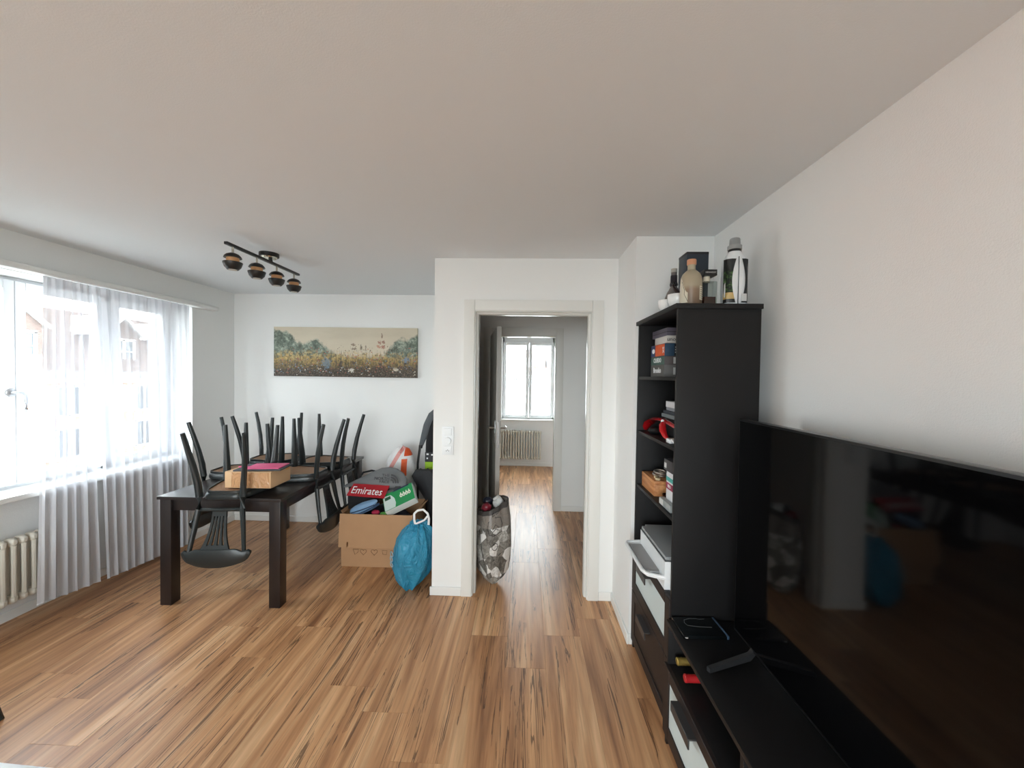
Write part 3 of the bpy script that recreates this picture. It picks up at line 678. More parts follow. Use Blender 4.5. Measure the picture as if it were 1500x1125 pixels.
# ------------------------------------------------------------------ tv bench
BF, BB, BN0, BN1, BZ = 0.628, 1.04, -0.07, 1.728, 0.535
be = thing('tv_bench', 'low black television bench with frosted glass drawers', 'tv bench', (BF, BN0, 0))
part('top_panel', rbox(BF-0.004, BB, BN0, BN1, BZ-0.018, BZ, 0.002), BLACKB, be)
for y in (BN0, 0.522, 1.122, BN1-0.018): part('side_panel', rbox(BF, BB-0.004, y, y+0.018, 0, BZ-0.018, 0.0015), BLACKB, be)
part('shelf', rbox(BF+0.004, BB-0.01, BN0+0.018, BN1-0.018, 0.335, 0.352, 0.001), BLACKB, be)
part('back_panel', rbox(BB-0.012, BB-0.006, BN0+0.01, BN1-0.01, 0.04, BZ-0.018, 0), BLACKB, be)
part('plinth', rbox(BF+0.012, BF+0.028, BN0+0.018, BN1-0.018, 0, 0.045, 0), BROWNF, be)
for y0 in (BN0, 0.531, 1.131): drawer(be, BF+0.006, y0+0.004, y0+0.594, 0.055, 0.352, True, y0+0.26, y0+0.43)

# ------------------------------------------------------------------ television
TVX, TVY0, TVY1, TVZ0, TVZ1 = 0.85, 0.165, 1.615, 0.572, 1.421
tv = thing('television', 'large flat black television on the low bench', 'television', (TVX, (TVY0+TVY1)/2, BZ))
part('housing', rbox(TVX+0.002, TVX+0.035, TVY0, TVY1, TVZ0, TVZ1, 0.004), BLACKG, tv)
part('rear_bulge', rbox(TVX+0.033, TVX+0.07, TVY0+0.2, TVY1-0.2, TVZ0+0.05, TVZ0+0.5, 0.01), BLACKG, tv)
SCR = mat('tv_screen_glass', S(5, 5, 6), 0.06, spec=0.22)
part('screen', rbox(TVX, TVX+0.003, TVY0+0.008, TVY1-0.008, TVZ0+0.012, TVZ1-0.008, 0), SCR, tv)
FOOT = mat('tv_foot_metal', S(70, 70, 72), 0.35, metal=0.6)
for yc, s in ((1.49, 1), (0.29, -1)):
    bm = bmesh.new()
    for (dx, dy) in ((-0.185, -0.068), (0.16, -0.060)):
        p0 = Vector((TVX+0.018, yc, TVZ0+0.01)); p1 = Vector((TVX+0.012+dx*0.12, yc+s*dy*0.12, BZ+0.02)); p2 = Vector((TVX+dx, yc+s*dy, BZ+0.008))
        d = (p2-p1).normalized(); nrm = Vector((-d.y, d.x, 0)).normalized()*0.008
        vs = []
        for p, hh in ((p0, 0.012), (p1, 0.012), (p2, 0.008)):
            vs.append([bm.verts.new(p-nrm-Vector((0, 0, hh))), bm.verts.new(p+nrm-Vector((0, 0, hh))), bm.verts.new(p+nrm+Vector((0, 0, hh))), bm.verts.new(p-nrm+Vector((0, 0, hh)))])
        for A, B in zip(vs, vs[1:]):
            for k in range(4): bm.faces.new([A[k], A[(k+1) % 4], B[(k+1) % 4], B[k]])
        bm.faces.new(vs[0]); bm.faces.new(vs[-1][::-1])
    part('foot', bm, FOOT, tv)

# game case lying on the bench
gc = thing('disc_case', 'black plastic disc case with pale line drawing on the bench', 'disc case', (0.735, 1.675, BZ), (0, 0, 0.03))
part('case', rbox(-0.090, 0.090, -0.075, 0.052, 0, 0.014, 0.003), mat('black_case', S(16, 19, 21), 0.12, coat=0.5), gc, local=True)
part('spine', rbox(0.082, 0.0915, -0.076, 0.053, 0.001, 0.0146, 0.002), mat('blue_case_edge', S(70, 92, 116), 0.3), gc, local=True)
GREYI = mat('grey_ink', S(96, 98, 98), 0.5)
bm = bmesh.new(); tube(bm, [(-0.045, 0.030, 0.0143), (-0.02, 0.040, 0.0143), (0.01, 0.040, 0.0143), (0.02, 0.036, 0.0143), (0.045, 0.038, 0.0143)], 0.0016, 5, 0.3); tube(bm, [(-0.045, 0.030, 0.0143), (-0.052, 0.01, 0.0143), (-0.046, -0.008, 0.0143)], 0.0012, 5, 0.3); tube(bm, [(-0.046, -0.008, 0.0143), (0, -0.016, 0.0143), (0.05, -0.018, 0.0143)], 0.0020, 5, 0.3); part('cover_drawing', bm, GREYI, gc, local=True)
bm = bmesh.new(); lathe(bm, [(0, 0), (0.006, 0), (0.006, 0.001), (0, 0.001)], 12, (-0.08, -0.0765, 0.007)); part('logo_dot', bm, WHITEI, gc, local=True)

# wine bottles lying in the bench slot
def wine(label, y, z, x0, capc, glassc):
    t = thing('wine_bottle', label, 'bottle', (x0+0.15, y, z-0.038), group='bottles lying in the bench')
    def lay_(prof):
        bm = bmesh.new(); lathe(bm, prof, 18); bmesh.ops.rotate(bm, verts=bm.verts[:], cent=(0, 0, 0), matrix=Matrix.Rotation(PI/2, 3, 'Y')); bmesh.ops.translate(bm, verts=bm.verts[:], vec=(x0, y, z)); return bm
    part('bottle_body', lay_([(0, 0.07), (0.0135, 0.07), (0.0145, 0.10), (0.020, 0.125), (0.0375, 0.165), (0.0375, 0.295), (0.034, 0.300), (0, 0.296)]), glassc, t)
    part('capsule', lay_([(0, 0), (0.0135, 0), (0.0155, 0.002), (0.0155, 0.012), (0.0145, 0.016), (0.0155, 0.020), (0.0145, 0.026), (0.0150, 0.032), (0.0145, 0.07), (0, 0.07)]), capc, t)
wine('wine bottle with gold capsule lying in the bench slot', 1.672, 0.391, 0.650, mat('gold_foil', S(206, 176, 96), 0.3, metal=0.7), mat('green_glass', S(34, 40, 20), 0.1))
wine('wine bottle with red capsule lying in the bench slot', 1.578, 0.391, 0.645, mat('red_foil', S(176, 34, 38), 0.35), mat('dark_glass', S(24, 20, 18), 0.1))

# ------------------------------------------------------------------ printer
prn = thing('printer', 'white and grey inkjet printer with open tray in the shelf unit', 'printer', (0.80, 2.03, SHELVES[3]))
bm = bmesh.new(); box(bm, 0.646, 0.93, 1.800, 2.235, SHELVES[3], SHELVES[3]+0.128)
es = [e for e in bm.edges if abs(e.verts[0].co.z-e.verts[1].co.z) > 0.05]; bmesh.ops.bevel(bm, geom=es, offset=0.025, segments=4, affect='EDGES'); part('printer_body', bm, WHITEP, prn)
bm = bmesh.new(); box(bm, 0.648, 0.928, 1.802, 2.233, SHELVES[3]+0.128, SHELVES[3]+0.134)
es = [e for e in bm.edges if abs(e.verts[0].co.z-e.verts[1].co.z) > 0.003]; bmesh.ops.bevel(bm, geom=es, offset=0.024, segments=4, affect='EDGES'); part('lid_gap', bm, mat('dark_gap', S(70, 74, 76), 0.5), prn)
bm = bmesh.new(); box(bm, 0.650, 0.926, 1.804, 2.231, SHELVES[3]+0.134, SHELVES[3]+0.150)
es = [e for e in bm.edges if abs(e.verts[0].co.z-e.verts[1].co.z) > 0.005]; bmesh.ops.bevel(bm, geom=es, offset=0.024, segments=4, affect='EDGES'); bev(bm, 0.004, 2); part('scanner_lid', bm, mat('grey_lid', S(150, 154, 156), 0.35), prn)
bm = bmesh.new()
pts = [(0.655, 2.235), (0.578, 2.225), (0.566, 2.20), (0.566, 1.90), (0.580, 1.865), (0.62, 1.845), (0.655, 1.83)]
prism(bm, pts, 'z', SHELVES[3]+0.040, SHELVES[3]+0.050)
tr = part('output_tray', bm, WHITEP, prn)
bm = bmesh.new()
rim = [(0.655, 2.235), (0.578, 2.225), (0.566, 2.20), (0.566, 1.90), (0.580, 1.865), (0.62, 1.845), (0.655, 1.83)]
tube(bm, [(x, y, SHELVES[3]+0.052) for x, y in rim], 0.009, 8); part('tray_rim', bm, WHITEP, tr)
part('tray_floor', rbox(0.580, 0.66, 1.90, 2.195, SHELVES[3]+0.050, SHELVES[3]+0.054, 0.001), mat('grey_tray', S(150, 150, 150), 0.5), tr)
part('paper_stop', rbox(0.590, 0.635, 1.862, 1.874, SHELVES[3]+0.054, SHELVES[3]+0.066, 0.001), mat('grey_tray', S(150, 150, 150), 0.5), tr)

# ------------------------------------------------------------------ board games on the upper shelf
def game(label, x0, y0, w_, d_, z0, h_, m, front=None, fm=None, side=None, sm=None, fs=0.02, tm=WHITEI, ext=()):
    t = thing('board_game', label, 'board game', (x0+w_/2, y0+d_/2, z0), group='board games stacked on the upper shelf')
    part('game_box', rbox(x0, x0+w_, y0, y0+d_, z0, z0+h_, 0.0015), m, t)
    if fm: part('front_print', rbox(x0-0.0006, x0+0.001, y0+0.001, y0+d_-0.001, z0+0.002, z0+h_-0.002, 0), fm, t)
    if sm: part('side_print', rbox(x0+0.001, x0+w_-0.001, y0-0.0006, y0+0.001, z0+0.002, z0+h_-0.002, 0), sm, t)
    if front: text(front, fs, tm, t, (x0-0.0012, y0+d_/2, z0+h_*0.55), FACE_NEG_X, sx=0.9)
    return t
zs = SHELVES[0]
G = game('grey board game box with white title, lowest in the stack on the upper shelf', 0.700, 2.050, 0.26, 0.215, zs, 0.060, mat('game_grey', S(112, 110, 108), 0.5), 'Brookin', mat('game_grey_front', S(96, 94, 90), 0.5, vary=(25, 0.35)), fs=0.042)
part('barcode', rbox(0.745, 0.763, 2.0488, 2.0496, zs+0.012, zs+0.048, 0), mat('barcode_white', S(205, 205, 202), 0.6), G)
G = game('dark green board game box with white CLUEDO title in the stack', 0.700, 2.050, 0.26, 0.215, zs+0.0602, 0.046, mat('game_dark', S(92, 84, 84), 0.5), 'CLUEDO', mat('game_green_front', S(70, 100, 92), 0.5, vary=(22, 0.4)), fs=0.034)
part('barcode', rbox(0.745, 0.763, 2.0488, 2.0496, zs+0.068, zs+0.100, 0), MATS['barcode_white'], G)
G = game('orange and blue fronted game box in the stack on the upper shelf', 0.700, 2.050, 0.25, 0.215, zs+0.1064, 0.064, mat('game_navy', S(34, 66, 92), 0.5), None, mat('game_orange_front', S(214, 92, 44), 0.5, vary=(18, 0.35)))
part('logo_panel', rbox(0.6988, 0.6998, 2.195, 2.262, zs+0.109, zs+0.168, 0), mat('game_blue', S(58, 74, 110), 0.5), G)
bm = bmesh.new(); lathe(bm, [(0, 0), (0.013, 0), (0.013, 0.0008), (0, 0.0008)], 16, (0, 0, 0), sy=1.7); bmesh.ops.rotate(bm, verts=bm.verts[:], cent=(0, 0, 0), matrix=Matrix.Rotation(-PI/2, 3, 'Y')); bmesh.ops.translate(bm, verts=bm.verts[:], vec=(0.6988, 2.222, zs+0.138)); part('logo', bm, WHITEI, G)
text('2K', 0.030, WHITEI, G, (0.6986, 2.068, zs+0.138), (PI/2, PI/2, -PI/2))
part('text_block', rbox(0.748, 0.775, 2.0486, 2.0496, zs+0.108, zs+0.168, 0), mat('dark_blue_print', S(16, 22, 32), 0.5), G)
for k in range(3): part('text_line', rbox(0.752, 0.768+0.002*k, 2.0478, 2.0487, zs+0.122+0.013*(2-k), zs+0.128+0.013*(2-k), 0), WHITEI, G)
G = game('white and black small game box near the top of the stack', 0.700, 2.020, 0.20, 0.185, zs+0.1706, 0.036, mat('game_offwhite', S(206, 202, 196), 0.5), None, None)
text('uno', 0.028, INK, G, (0.722, 2.0188, zs+0.188), FACE_NEG_Y)
part('side_print', rbox(0.744, 0.80, 2.0188, 2.0196, zs+0.1716, zs+0.2056, 0), INK, G)
G = game('dark purple-grey flat game box on top of the stack', 0.700, 2.020, 0.22, 0.23, zs+0.2068, 0.040, mat('game_purple', S(84, 78, 92), 0.5, vary=(20, 0.2)))
part('lid_line', rbox(0.699, 0.9205, 2.0190, 2.2510, zs+0.2250, zs+0.2275, 0), INK, G)

# ------------------------------------------------------------------ middle shelf
zs = SHELVES[1]
REDP = mat('glossy_red_plastic', S(176, 24, 30), 0.15, coat=0.5)
hp = thing('arched_headset', 'glossy red arched plastic headset on the middle shelf', 'headset', (0.71, 2.02, zs))
def arch(pts, wid, th):
    """sweep flat section; pts (x,y,z) with width direction roughly x"""
    bm = bmesh.new(); rr = []
    for i, p in enumerate(pts):
        p = Vector(p); t = (Vector(pts[min(i+1, len(pts)-1)])-Vector(pts[max(i-1, 0)])).normalized(); s = Vector((1, 0.15, 0)); s = (s-t*s.dot(t)).normalized(); u = t.cross(s)
        w_ = wid[i]; rr.append([bm.verts.new(p+s*w_*a+u*th*c) for a, c in ((-1, 0), (-0.6, 0.8), (0, 1), (0.6, 0.8), (1, 0), (0.6, -0.4), (0, -0.4), (-0.6, -0.4))])
    for A, B in zip(rr, rr[1:]):
        for k in range(8): bm.faces.new([A[k], A[(k+1) % 8], B[(k+1) % 8], B[k]])
    bm.faces.new(rr[0]); bm.faces.new(rr[-1][::-1]); return bm
part('band', arch([(0.690, 2.305, zs+0.008), (0.690, 2.285, zs+0.030), (0.693, 2.235, zs+0.060), (0.698, 2.150, zs+0.084), (0.705, 2.06, zs+0.088), (0.715, 1.98, zs+0.078), (0.724, 1.91, zs+0.062), (0.730, 1.86, zs+0.046)], [0.010, 0.024, 0.034, 0.036, 0.028, 0.020, 0.014, 0.008], 0.010), REDP, hp)
part('arm', arch([(0.690, 2.010, zs+0.086), (0.676, 1.985, zs+0.070), (0.672, 1.965, zs+0.045), (0.678, 1.945, zs+0.020), (0.690, 1.93, zs+0.004)], [0.010, 0.017, 0.019, 0.014, 0.005], 0.009), REDP, hp)
bm = bmesh.new(); sph(bm, (0.682, 2.005, zs+0.090), 0.008, 12); part('hinge_cap', bm, WHITEP, hp)
bm = bmesh.new(); lathe(bm, [(0, 0.001), (0.035, 0.003), (0.042, 0.015), (0.035, 0.030), (0, 0.032)], 20, (0.712, 2.19, zs)); part('ear_cushion', bm, BLACKG, hp)
bk = [('grey hardback book, lowest under the white box on the middle shelf', 0.735, 1.99, 0.20, 0.185, 0.098, 0.018, S(120, 126, 128)), ('dark hardback book under the white box on the middle shelf', 0.742, 1.99, 0.20, 0.180, 0.116, 0.016, S(54, 58, 66))]
stand = solo('storage_case', rbox(0.760, 0.93, 1.96, 2.19, zs, zs+0.0975, 0.004), mat('case_black', S(20, 20, 21), 0.5), 'black storage case carrying books on the middle shelf', 'case', (0.845, 2.075, zs))
for lab, x0, y0, w_, d_, dz, h_, col in bk:
    t = thing('book', lab, 'book', (x0, y0, zs+dz), group='books on the middle shelf')
    cm = mat('book_cover_%d' % int(dz*1000), col, 0.5)
    part('cover', rbox(x0, x0+w_, y0, y0+d_, zs+dz, zs+dz+0.002, 0), cm, t); part('cover', rbox(x0, x0+w_, y0, y0+d_, zs+dz+h_-0.002, zs+dz+h_, 0), cm, t)
    part('spine', rbox(x0-0.001, x0+0.002, y0, y0+d_, zs+dz, zs+dz+h_, 0), cm, t); part('pages', rbox(x0+0.002, x0+w_-0.003, y0+0.003, y0+d_-0.003, zs+dz+0.002, zs+dz+h_-0.002, 0), mat('pages', S(190, 190, 186), 0.8), t)
wb = thing('gadget_box', 'plain white cardboard box on top of the books on the middle shelf', 'box', (0.82, 2.07, zs+0.1325))
part('lid', rbox(0.752, 0.90, 1.98, 2.165, zs+0.150, zs+0.181, 0.002), mat('white_card', S(226, 226, 228), 0.5), wb); part('tray', rbox(0.754, 0.898, 1.982, 2.163, zs+0.1325, zs+0.152, 0.002), mat('grey_card', S(150, 152, 158), 0.6), wb)
ch = thing('power_adapter', 'small white plug adapter with cable at the front of the middle shelf', 'adapter', (0.688, 1.845, zs))
part('adapter_body', rbox(0.668, 0.705, 1.862, 1.912, zs, zs+0.020, 0.004), WHITEP, ch)
bm = bmesh.new(); tube(bm, [(0.685, 1.864, zs+0.010), (0.675, 1.850, zs+0.012), (0.668, 1.835, zs+0.022), (0.672, 1.818, zs+0.012), (0.69, 1.82, zs+0.006), (0.70, 1.845, zs+0.005), (0.685, 1.858, zs+0.006)], 0.005, 8); part('cable', bm, WHITEP, ch)

# ------------------------------------------------------------------ lower open shelf
zs = SHELVES[2]
b = NB('oak_box'); P_ = b.tc.outputs['Object']
b.L.new(b.ramp(b.noise(b.mapping(P_, (60, 5, 60)), 1, 3), [(0.35, S(176, 112, 66)), (0.65, S(206, 146, 94))]), b.p.inputs['Base Color']); b.p.inputs['Roughness'].default_value = 0.5
wx = thing('wooden_box', 'orange-brown wooden box with hinged lid on the lower open shelf', 'box', (0.74, 2.185, zs))
part('box_body', rbox(0.672, 0.80, 2.075, 2.295, zs, zs+0.062, 0.0015), MATS['oak_box'], wx); part('box_lid', rbox(0.671, 0.801, 2.074, 2.296, zs+0.063, zs+0.080, 0.002), MATS['oak_box'], wx)
SILV = mat('pale_metal', S(196, 186, 176), 0.3, metal=0.8)
for lab, x, y, z, r in (('silver bangle lying lowest on the wooden box', 0.735, 2.190, zs+0.0886, 0.031), ('silver bangle lying topmost on the wooden box', 0.742, 2.195, zs+0.1005, 0.030)):
    bm = bmesh.new(); tube(bm, [(x+r*math.cos(a), y+r*1.2*math.sin(a), z+0.003*math.sin(a)) for a in [2*PI*k/20 for k in range(20)]], 0.0058, 8, 1.0, True); solo('bangle', bm, SILV, lab, 'bangle', (x, y, z), 'bangles on the wooden box')
BEIG = mat('beige_stone', S(196, 176, 140), 0.4)
for lab, x, y, z in (('beige oval soap bar behind the other on the wooden box', 0.702, 2.135, zs+0.080), ('beige oval soap bar nearest the wooden box edge', 0.696, 2.098, zs+0.080)):
    bm = bmesh.new(); lathe(bm, [(0, 0), (0.014, 0.001), (0.0165, 0.007), (0.014, 0.013), (0, 0.0145)], 18, (x, y, z), sx=0.9, sy=1.15); solo('soap_bar', bm, BEIG, lab, 'soap', (x, y, z), 'soap bars on the wooden box')
bm = bmesh.new(); lathe(bm, [(0, 0), (0.022, 0), (0.032, 0.010), (0.037, 0.024), (0.034, 0.024), (0.029, 0.012), (0.02, 0.004), (0, 0.004)], 22, (0.735, 2.030, zs)); solo('glass_dish', bm, mat('dark_red_glass', S(58, 22, 18), 0.08), 'small dark red glass dish beside the wooden box', 'dish', (0.735, 2.030, zs))
mb = thing('medicine_box', 'upright white carton with teal and crimson bands on the lower open shelf', 'box', (0.715, 1.91, zs))
part('carton', rbox(0.690, 0.76, 1.872, 1.955, zs+0.001, zs+0.168, 0.001), mat('white_card', S(226, 226, 228), 0.5), mb)
part('teal_band', rbox(0.6892, 0.70, 1.8712, 1.9558, zs+0.120, zs+0.140, 0), mat('teal_print', S(84, 180, 172), 0.5), mb); part('crimson_band', rbox(0.6892, 0.70, 1.8712, 1.9558, zs+0.082, zs+0.112, 0), mat('crimson_print', S(150, 34, 74), 0.5), mb)
text('RED', 0.022, WHITEI, mb, (0.6886, 1.912, zs+0.097), FACE_NEG_X)
db = thing('dark_carton', 'dark grey carton lying on the white carton', 'box', (0.73, 1.91, zs+0.1685)); part('carton', rbox(0.683, 0.80, 1.862, 1.972, zs+0.1685, zs+0.222, 0.001), mat('dark_card', S(66, 64, 66), 0.5), db); part('white_label', rbox(0.6822, 0.684, 1.938, 1.966, zs+0.180, zs+0.204, 0), mat('label_white', S(210, 210, 208), 0.6), db)
gp = thing('blister_pack', 'small grey and white packet in front of the white carton', 'packet', (0.68, 1.89, zs)); part('packet', rbox(0.662, 0.686, 1.820, 1.966, zs+0.001, zs+0.034, 0.002), mat('grey_packet', S(158, 164, 164), 0.4, vary=(40, 0.3)), gp); part('end_panel', rbox(0.6612, 0.663, 1.915, 1.965, zs+0.004, zs+0.031, 0), mat('label_white', S(210, 210, 208), 0.6), gp)

# ------------------------------------------------------------------ things on top of the shelf unit
zt = 1.90
def cup(label, x, y, h_, r):
    bm = bmesh.new()
    fl = lambda a, rr, z: (rr*(1+0.018*math.cos(12*a)*min(1, z/0.02 if z > 0 else 0)), z)
    lathe(bm, [(0, 0.0), (r*0.55, 0.0), (r*0.72, h_*0.12), (r*0.93, h_*0.45), (r, h_*0.8), (r*0.98, h_), (r*0.92, h_), (r*0.92, h_*0.8), (r*0.85, h_*0.45), (r*0.6, h_*0.15), (0, h_*0.10)], 48, (x, y, zt), fn=fl)
    return solo('cup', bm, WHITEC, label, 'cup', (x, y, zt), 'white cups on the shelf unit')
cup('ribbed white ceramic cup in front of the small clear bottle on the shelf unit', 0.682, 1.985, 0.058, 0.040)
cup('ribbed white ceramic cup beside the frosted bottle, a dark stem leaning in it', 0.696, 1.884, 0.066, 0.044)
pp = thing('pipe', 'slender dark brown pipe leaning in the ribbed white cup', 'pipe', (0.70, 1.87, zt+0.03))
bm = bmesh.new(); tube(bm, [(0.716, 1.868, zt+0.055), (0.706, 1.887, zt+0.072), (0.695, 1.907, zt+0.092), (0.689, 1.917, zt+0.110), (0.688, 1.919, zt+0.125)], [0.007, 0.009, 0.008, 0.006, 0.005], 8); part('pipe_stem', bm, mat('dark_maroon', S(38, 22, 22), 0.3), pp)
bm = bmesh.new(); lathe(bm, [(0, 0), (0.008, 0.001), (0.010, 0.008), (0.007, 0.014), (0, 0.014)], 12, (0.690, 1.919, zt+0.120)); part('pipe_tip', bm, BLACKG, pp)
lb = thing('liqueur_bottle', 'small clear glass bottle with black neck foil behind the white cups', 'bottle', (0.742, 2.06, zt))
bm = bmesh.new(); lathe(bm, [(0, 0), (0.042, 0.0), (0.045, 0.01), (0.045, 0.075), (0.036, 0.105), (0.016, 0.140), (0.014, 0.150), (0.014, 0.215), (0.010, 0.217), (0, 0.216)], 22, (0.742, 2.06, zt)); part('bottle_glass', bm, mat('smoky_glass', S(112, 106, 104), 0.12), lb)
bm = bmesh.new(); lathe(bm, [(0.0165, 0.142), (0.020, 0.150), (0.0165, 0.165), (0.016, 0.198), (0.0142, 0.198), (0.0142, 0.142)], 20, (0.742, 2.06, zt)); part('neck_foil', bm, mat('black_foil', S(36, 32, 40), 0.35), lb)
bm = bmesh.new(); lathe(bm, [(0, 0.214), (0.015, 0.214), (0.015, 0.232), (0, 0.233)], 18, (0.742, 2.06, zt)); part('stopper', bm, mat('pale_stopper', S(168, 164, 156), 0.4), lb)
wbx = thing('whisky_carton', 'tall dark blue carton standing behind the frosted bottle', 'carton', (0.80, 1.97, zt), (0, 0, 0.0))
part('carton', rbox(0.742, 0.842, 1.90, 2.0, zt, zt+0.268, 0.0015), mat('navy_card', S(36, 46, 58), 0.4), wbx); part('carton_lid', rbox(0.7415, 0.8425, 1.8995, 2.0005, zt+0.258, zt+0.270, 0.0015), mat('black_card', S(24, 27, 32), 0.4), wbx)
bt = thing('frosted_bottle', 'frosted beige bottle with orange cap and cream labels', 'bottle', (0.722, 1.795, zt))
bm = bmesh.new(); lathe(bm, [(0, 0), (0.042, 0), (0.045, 0.006), (0.045, 0.105), (0.043, 0.122), (0.036, 0.138), (0.024, 0.150), (0.0165, 0.156), (0.0165, 0.180), (0, 0.180)], 32, (0.722, 1.795, zt))
b = NB('frosted_beige'); sz = b.sep(b.tc.outputs['Object'])[2]
b.L.new(b.ramp(b.math('DIVIDE', sz, 0.18), [(0.12, S(118, 98, 78)), (0.36, S(134, 112, 92)), (0.46, S(168, 154, 130)), (0.9, S(172, 160, 136))]), b.p.inputs['Base Color']); b.p.inputs['Roughness'].default_value = 0.4
part('bottle_glass', bm, MATS['frosted_beige'], bt)
bm = bmesh.new(); lathe(bm, [(0, 0.178), (0.0185, 0.178), (0.0195, 0.182), (0.0195, 0.199), (0.018, 0.202), (0, 0.202)], 24, (0.722, 1.795, zt)); part('cap', bm, mat('orange_cap', S(206, 148, 112), 0.5), bt)
def wrap_label(cx, cy, r, a0, a1, prof, z0):
    """curved label; prof(u)->height"""
    bm = bmesh.new(); A, B = [], []; N = 14
    for i in range(N+1):
        u = i/N; a = a0+(a1-a0)*u; x, y = cx+r*math.cos(a), cy+r*math.sin(a); A.append(bm.verts.new((x, y, z0))); B.append(bm.verts.new((x, y, z0+prof(u))))
    for i in range(N): bm.faces.new([A[i], A[i+1], B[i+1], B[i]])
    return bm
CREAM = mat('cream_label', S(214, 206, 186), 0.6)
part('front_label', wrap_label(0.722, 1.795, 0.0456, math.radians(150), math.radians(232), lambda u: 0.040+0.070*math.exp(-((u-0.45)/0.30)**2), 0.008+zt), CREAM, bt)
part('back_label', wrap_label(0.722, 1.795, 0.0456, math.radians(296), math.radians(345), lambda u: 0.060, 0.020+zt), CREAM, bt)
bm = bmesh.new()
for k in range(6):
    bb = wrap_label(0.722, 1.795, 0.0459, math.radians(302), math.radians(326+6*(k % 3)), lambda u: 0.0022, zt+0.026+0.009*k); me = bpy.data.meshes.new('t'); bb.to_mesh(me); bb.free(); bm.from_mesh(me); bpy.data.meshes.remove(me)
part('label_print', bm, INK, bt)
bm = bmesh.new(); tube(bm, [(0.722+0.0459*math.cos(math.radians(a)), 1.795+0.0459*math.sin(math.radians(a)), zt+z) for a, z in ((232, 0.012), (222, 0.030), (212, 0.045), (214, 0.060), (205, 0.080), (197, 0.100))], 0.0009, 5); part('bird_drawing', bm, INK, bt)
dc = thing('decanter', 'square clear glass decanter with black stopper and dark liquor', 'decanter', (0.795, 1.80, zt))
part('decanter_glass', rbox(0.768, 0.826, 1.772, 1.828, zt, zt+0.104, 0.006, 3), BOTTLEGLASS, dc)
part('liquor', rbox(0.772, 0.822, 1.776, 1.824, zt+0.004, zt+0.038, 0.004), mat('dark_liquor', S(62, 30, 22), 0.1), dc)
bm = bmesh.new(); lathe(bm, [(0, 0.102), (0.015, 0.104), (0.014, 0.128), (0, 0.128)], 20, (0.790, 1.80, zt)); part('neck', bm, mat('cream_label', S(214, 206, 186), 0.6), dc)
stp = part('stopper', rbox(0.767, 0.823, 1.770, 1.828, zt+0.128, zt+0.154, 0.002), BLACKG, dc)
text('HENNESSY', 0.0095, mat('stopper_ink', S(190, 190, 186), 0.5), stp, (0.795, 1.7692, zt+0.141), FACE_NEG_Y)
dt = thing('detergent_bottle', 'white detergent bottle with dark green label and grey cap', 'bottle', (0.914, 1.81, zt))
bm = bmesh.new(); rings = []
for z, wx_, wy_ in ((0, 0.046, 0.030), (0.006, 0.049, 0.033), (0.06, 0.050, 0.035), (0.12, 0.049, 0.036), (0.17, 0.048, 0.035), (0.205, 0.046, 0.033), (0.222, 0.038, 0.030), (0.236, 0.026, 0.024), (0.242, 0.024, 0.024)):
    ring = []
    for k in range(32):
        a = 2*PI*k/32; c_, s_ = math.cos(a), math.sin(a); e_ = 0.55 if z < 0.22 else 0.9
        ring.append(bm.verts.new((0.914+wx_*math.copysign(abs(c_)**e_, c_), 1.81+wy_*math.copysign(abs(s_)**e_, s_), zt+z)))
    rings.append(ring)
for A, B in zip(rings, rings[1:]):
    for k in range(32): bm.faces.new([A[k], A[(k+1) % 32], B[(k+1) % 32], B[k]])
bm.faces.new(rings[0][::-1]); bm.faces.new(rings[-1]); part('bottle_body', bm, WHITEP, dt)
b = NB('leaf_label'); P_ = b.tc.outputs['Object']
lf = b.ramp(b.noise(P_, 60, 4, 0.6), [(0.45, S(22, 28, 26)), (0.58, S(60, 88, 48)), (0.70, S(120, 150, 90))]); z_ = b.sep(P_)[2]
c_ = b.mix(b.math('MULTIPLY', b.math('GREATER_THAN', z_, 0.060), b.math('LESS_THAN', z_, 0.15)), S(22, 26, 27), lf)
c_ = b.mix(b.math('MULTIPLY', b.math('GREATER_THAN', z_, 0.028), b.math('LESS_THAN', z_, 0.056)), c_, S(196, 166, 106))
b.L.new(c_, b.p.inputs['Base Color']); b.p.inputs['Roughness'].default_value = 0.4
# labels follow the near (-Y) face: left and right panels with a white waist between them
def label_panel(side):
    bm = bmesh.new(); rows = []
    for j in range(15):
        v = j/14; z = 0.012+0.190*v; wst = 0.006+0.016*math.sin(PI*v)
        xi, xo = (0.914-0.004-wst, 0.914-0.0455) if side < 0 else (0.914+0.008+wst, 0.914+0.0455)
        yy = 1.81-0.0385
        rows.append([bm.verts.new((xi, yy+0.001, zt+z)), bm.verts.new(((xi+xo)/2, yy+0.001, zt+z)), bm.verts.new((xo, yy+0.011, zt+z)), bm.verts.new((xo+side*0.005, yy+0.030, zt+z))])
    for A, B in zip(rows, rows[1:]):
        for k in range(3): bm.faces.new([A[k], A[k+1], B[k+1], B[k]])
    return bm
part('front_label', label_panel(-1), MATS['leaf_label'], dt); part('back_label', label_panel(1), mat('dark_label', S(30, 36, 37), 0.4, vary=(60, 0.4)), dt)
part('barcode', rbox(0.929, 0.950, 1.7695, 1.7712, zt+0.018, zt+0.050, 0), mat('label_white', S(210, 210, 208), 0.6), dt)
part('seam', rbox(0.9145, 0.9165, 1.7715, 1.776, zt+0.004, zt+0.212, 0), mat('grey_seam', S(70, 74, 78), 0.5), dt)
bm = bmesh.new(); lathe(bm, [(0, 0.240), (0.027, 0.240), (0.027, 0.250), (0, 0.250)], 24, (0.914, 1.81, zt)); part('collar', bm, BLACKG, dt)
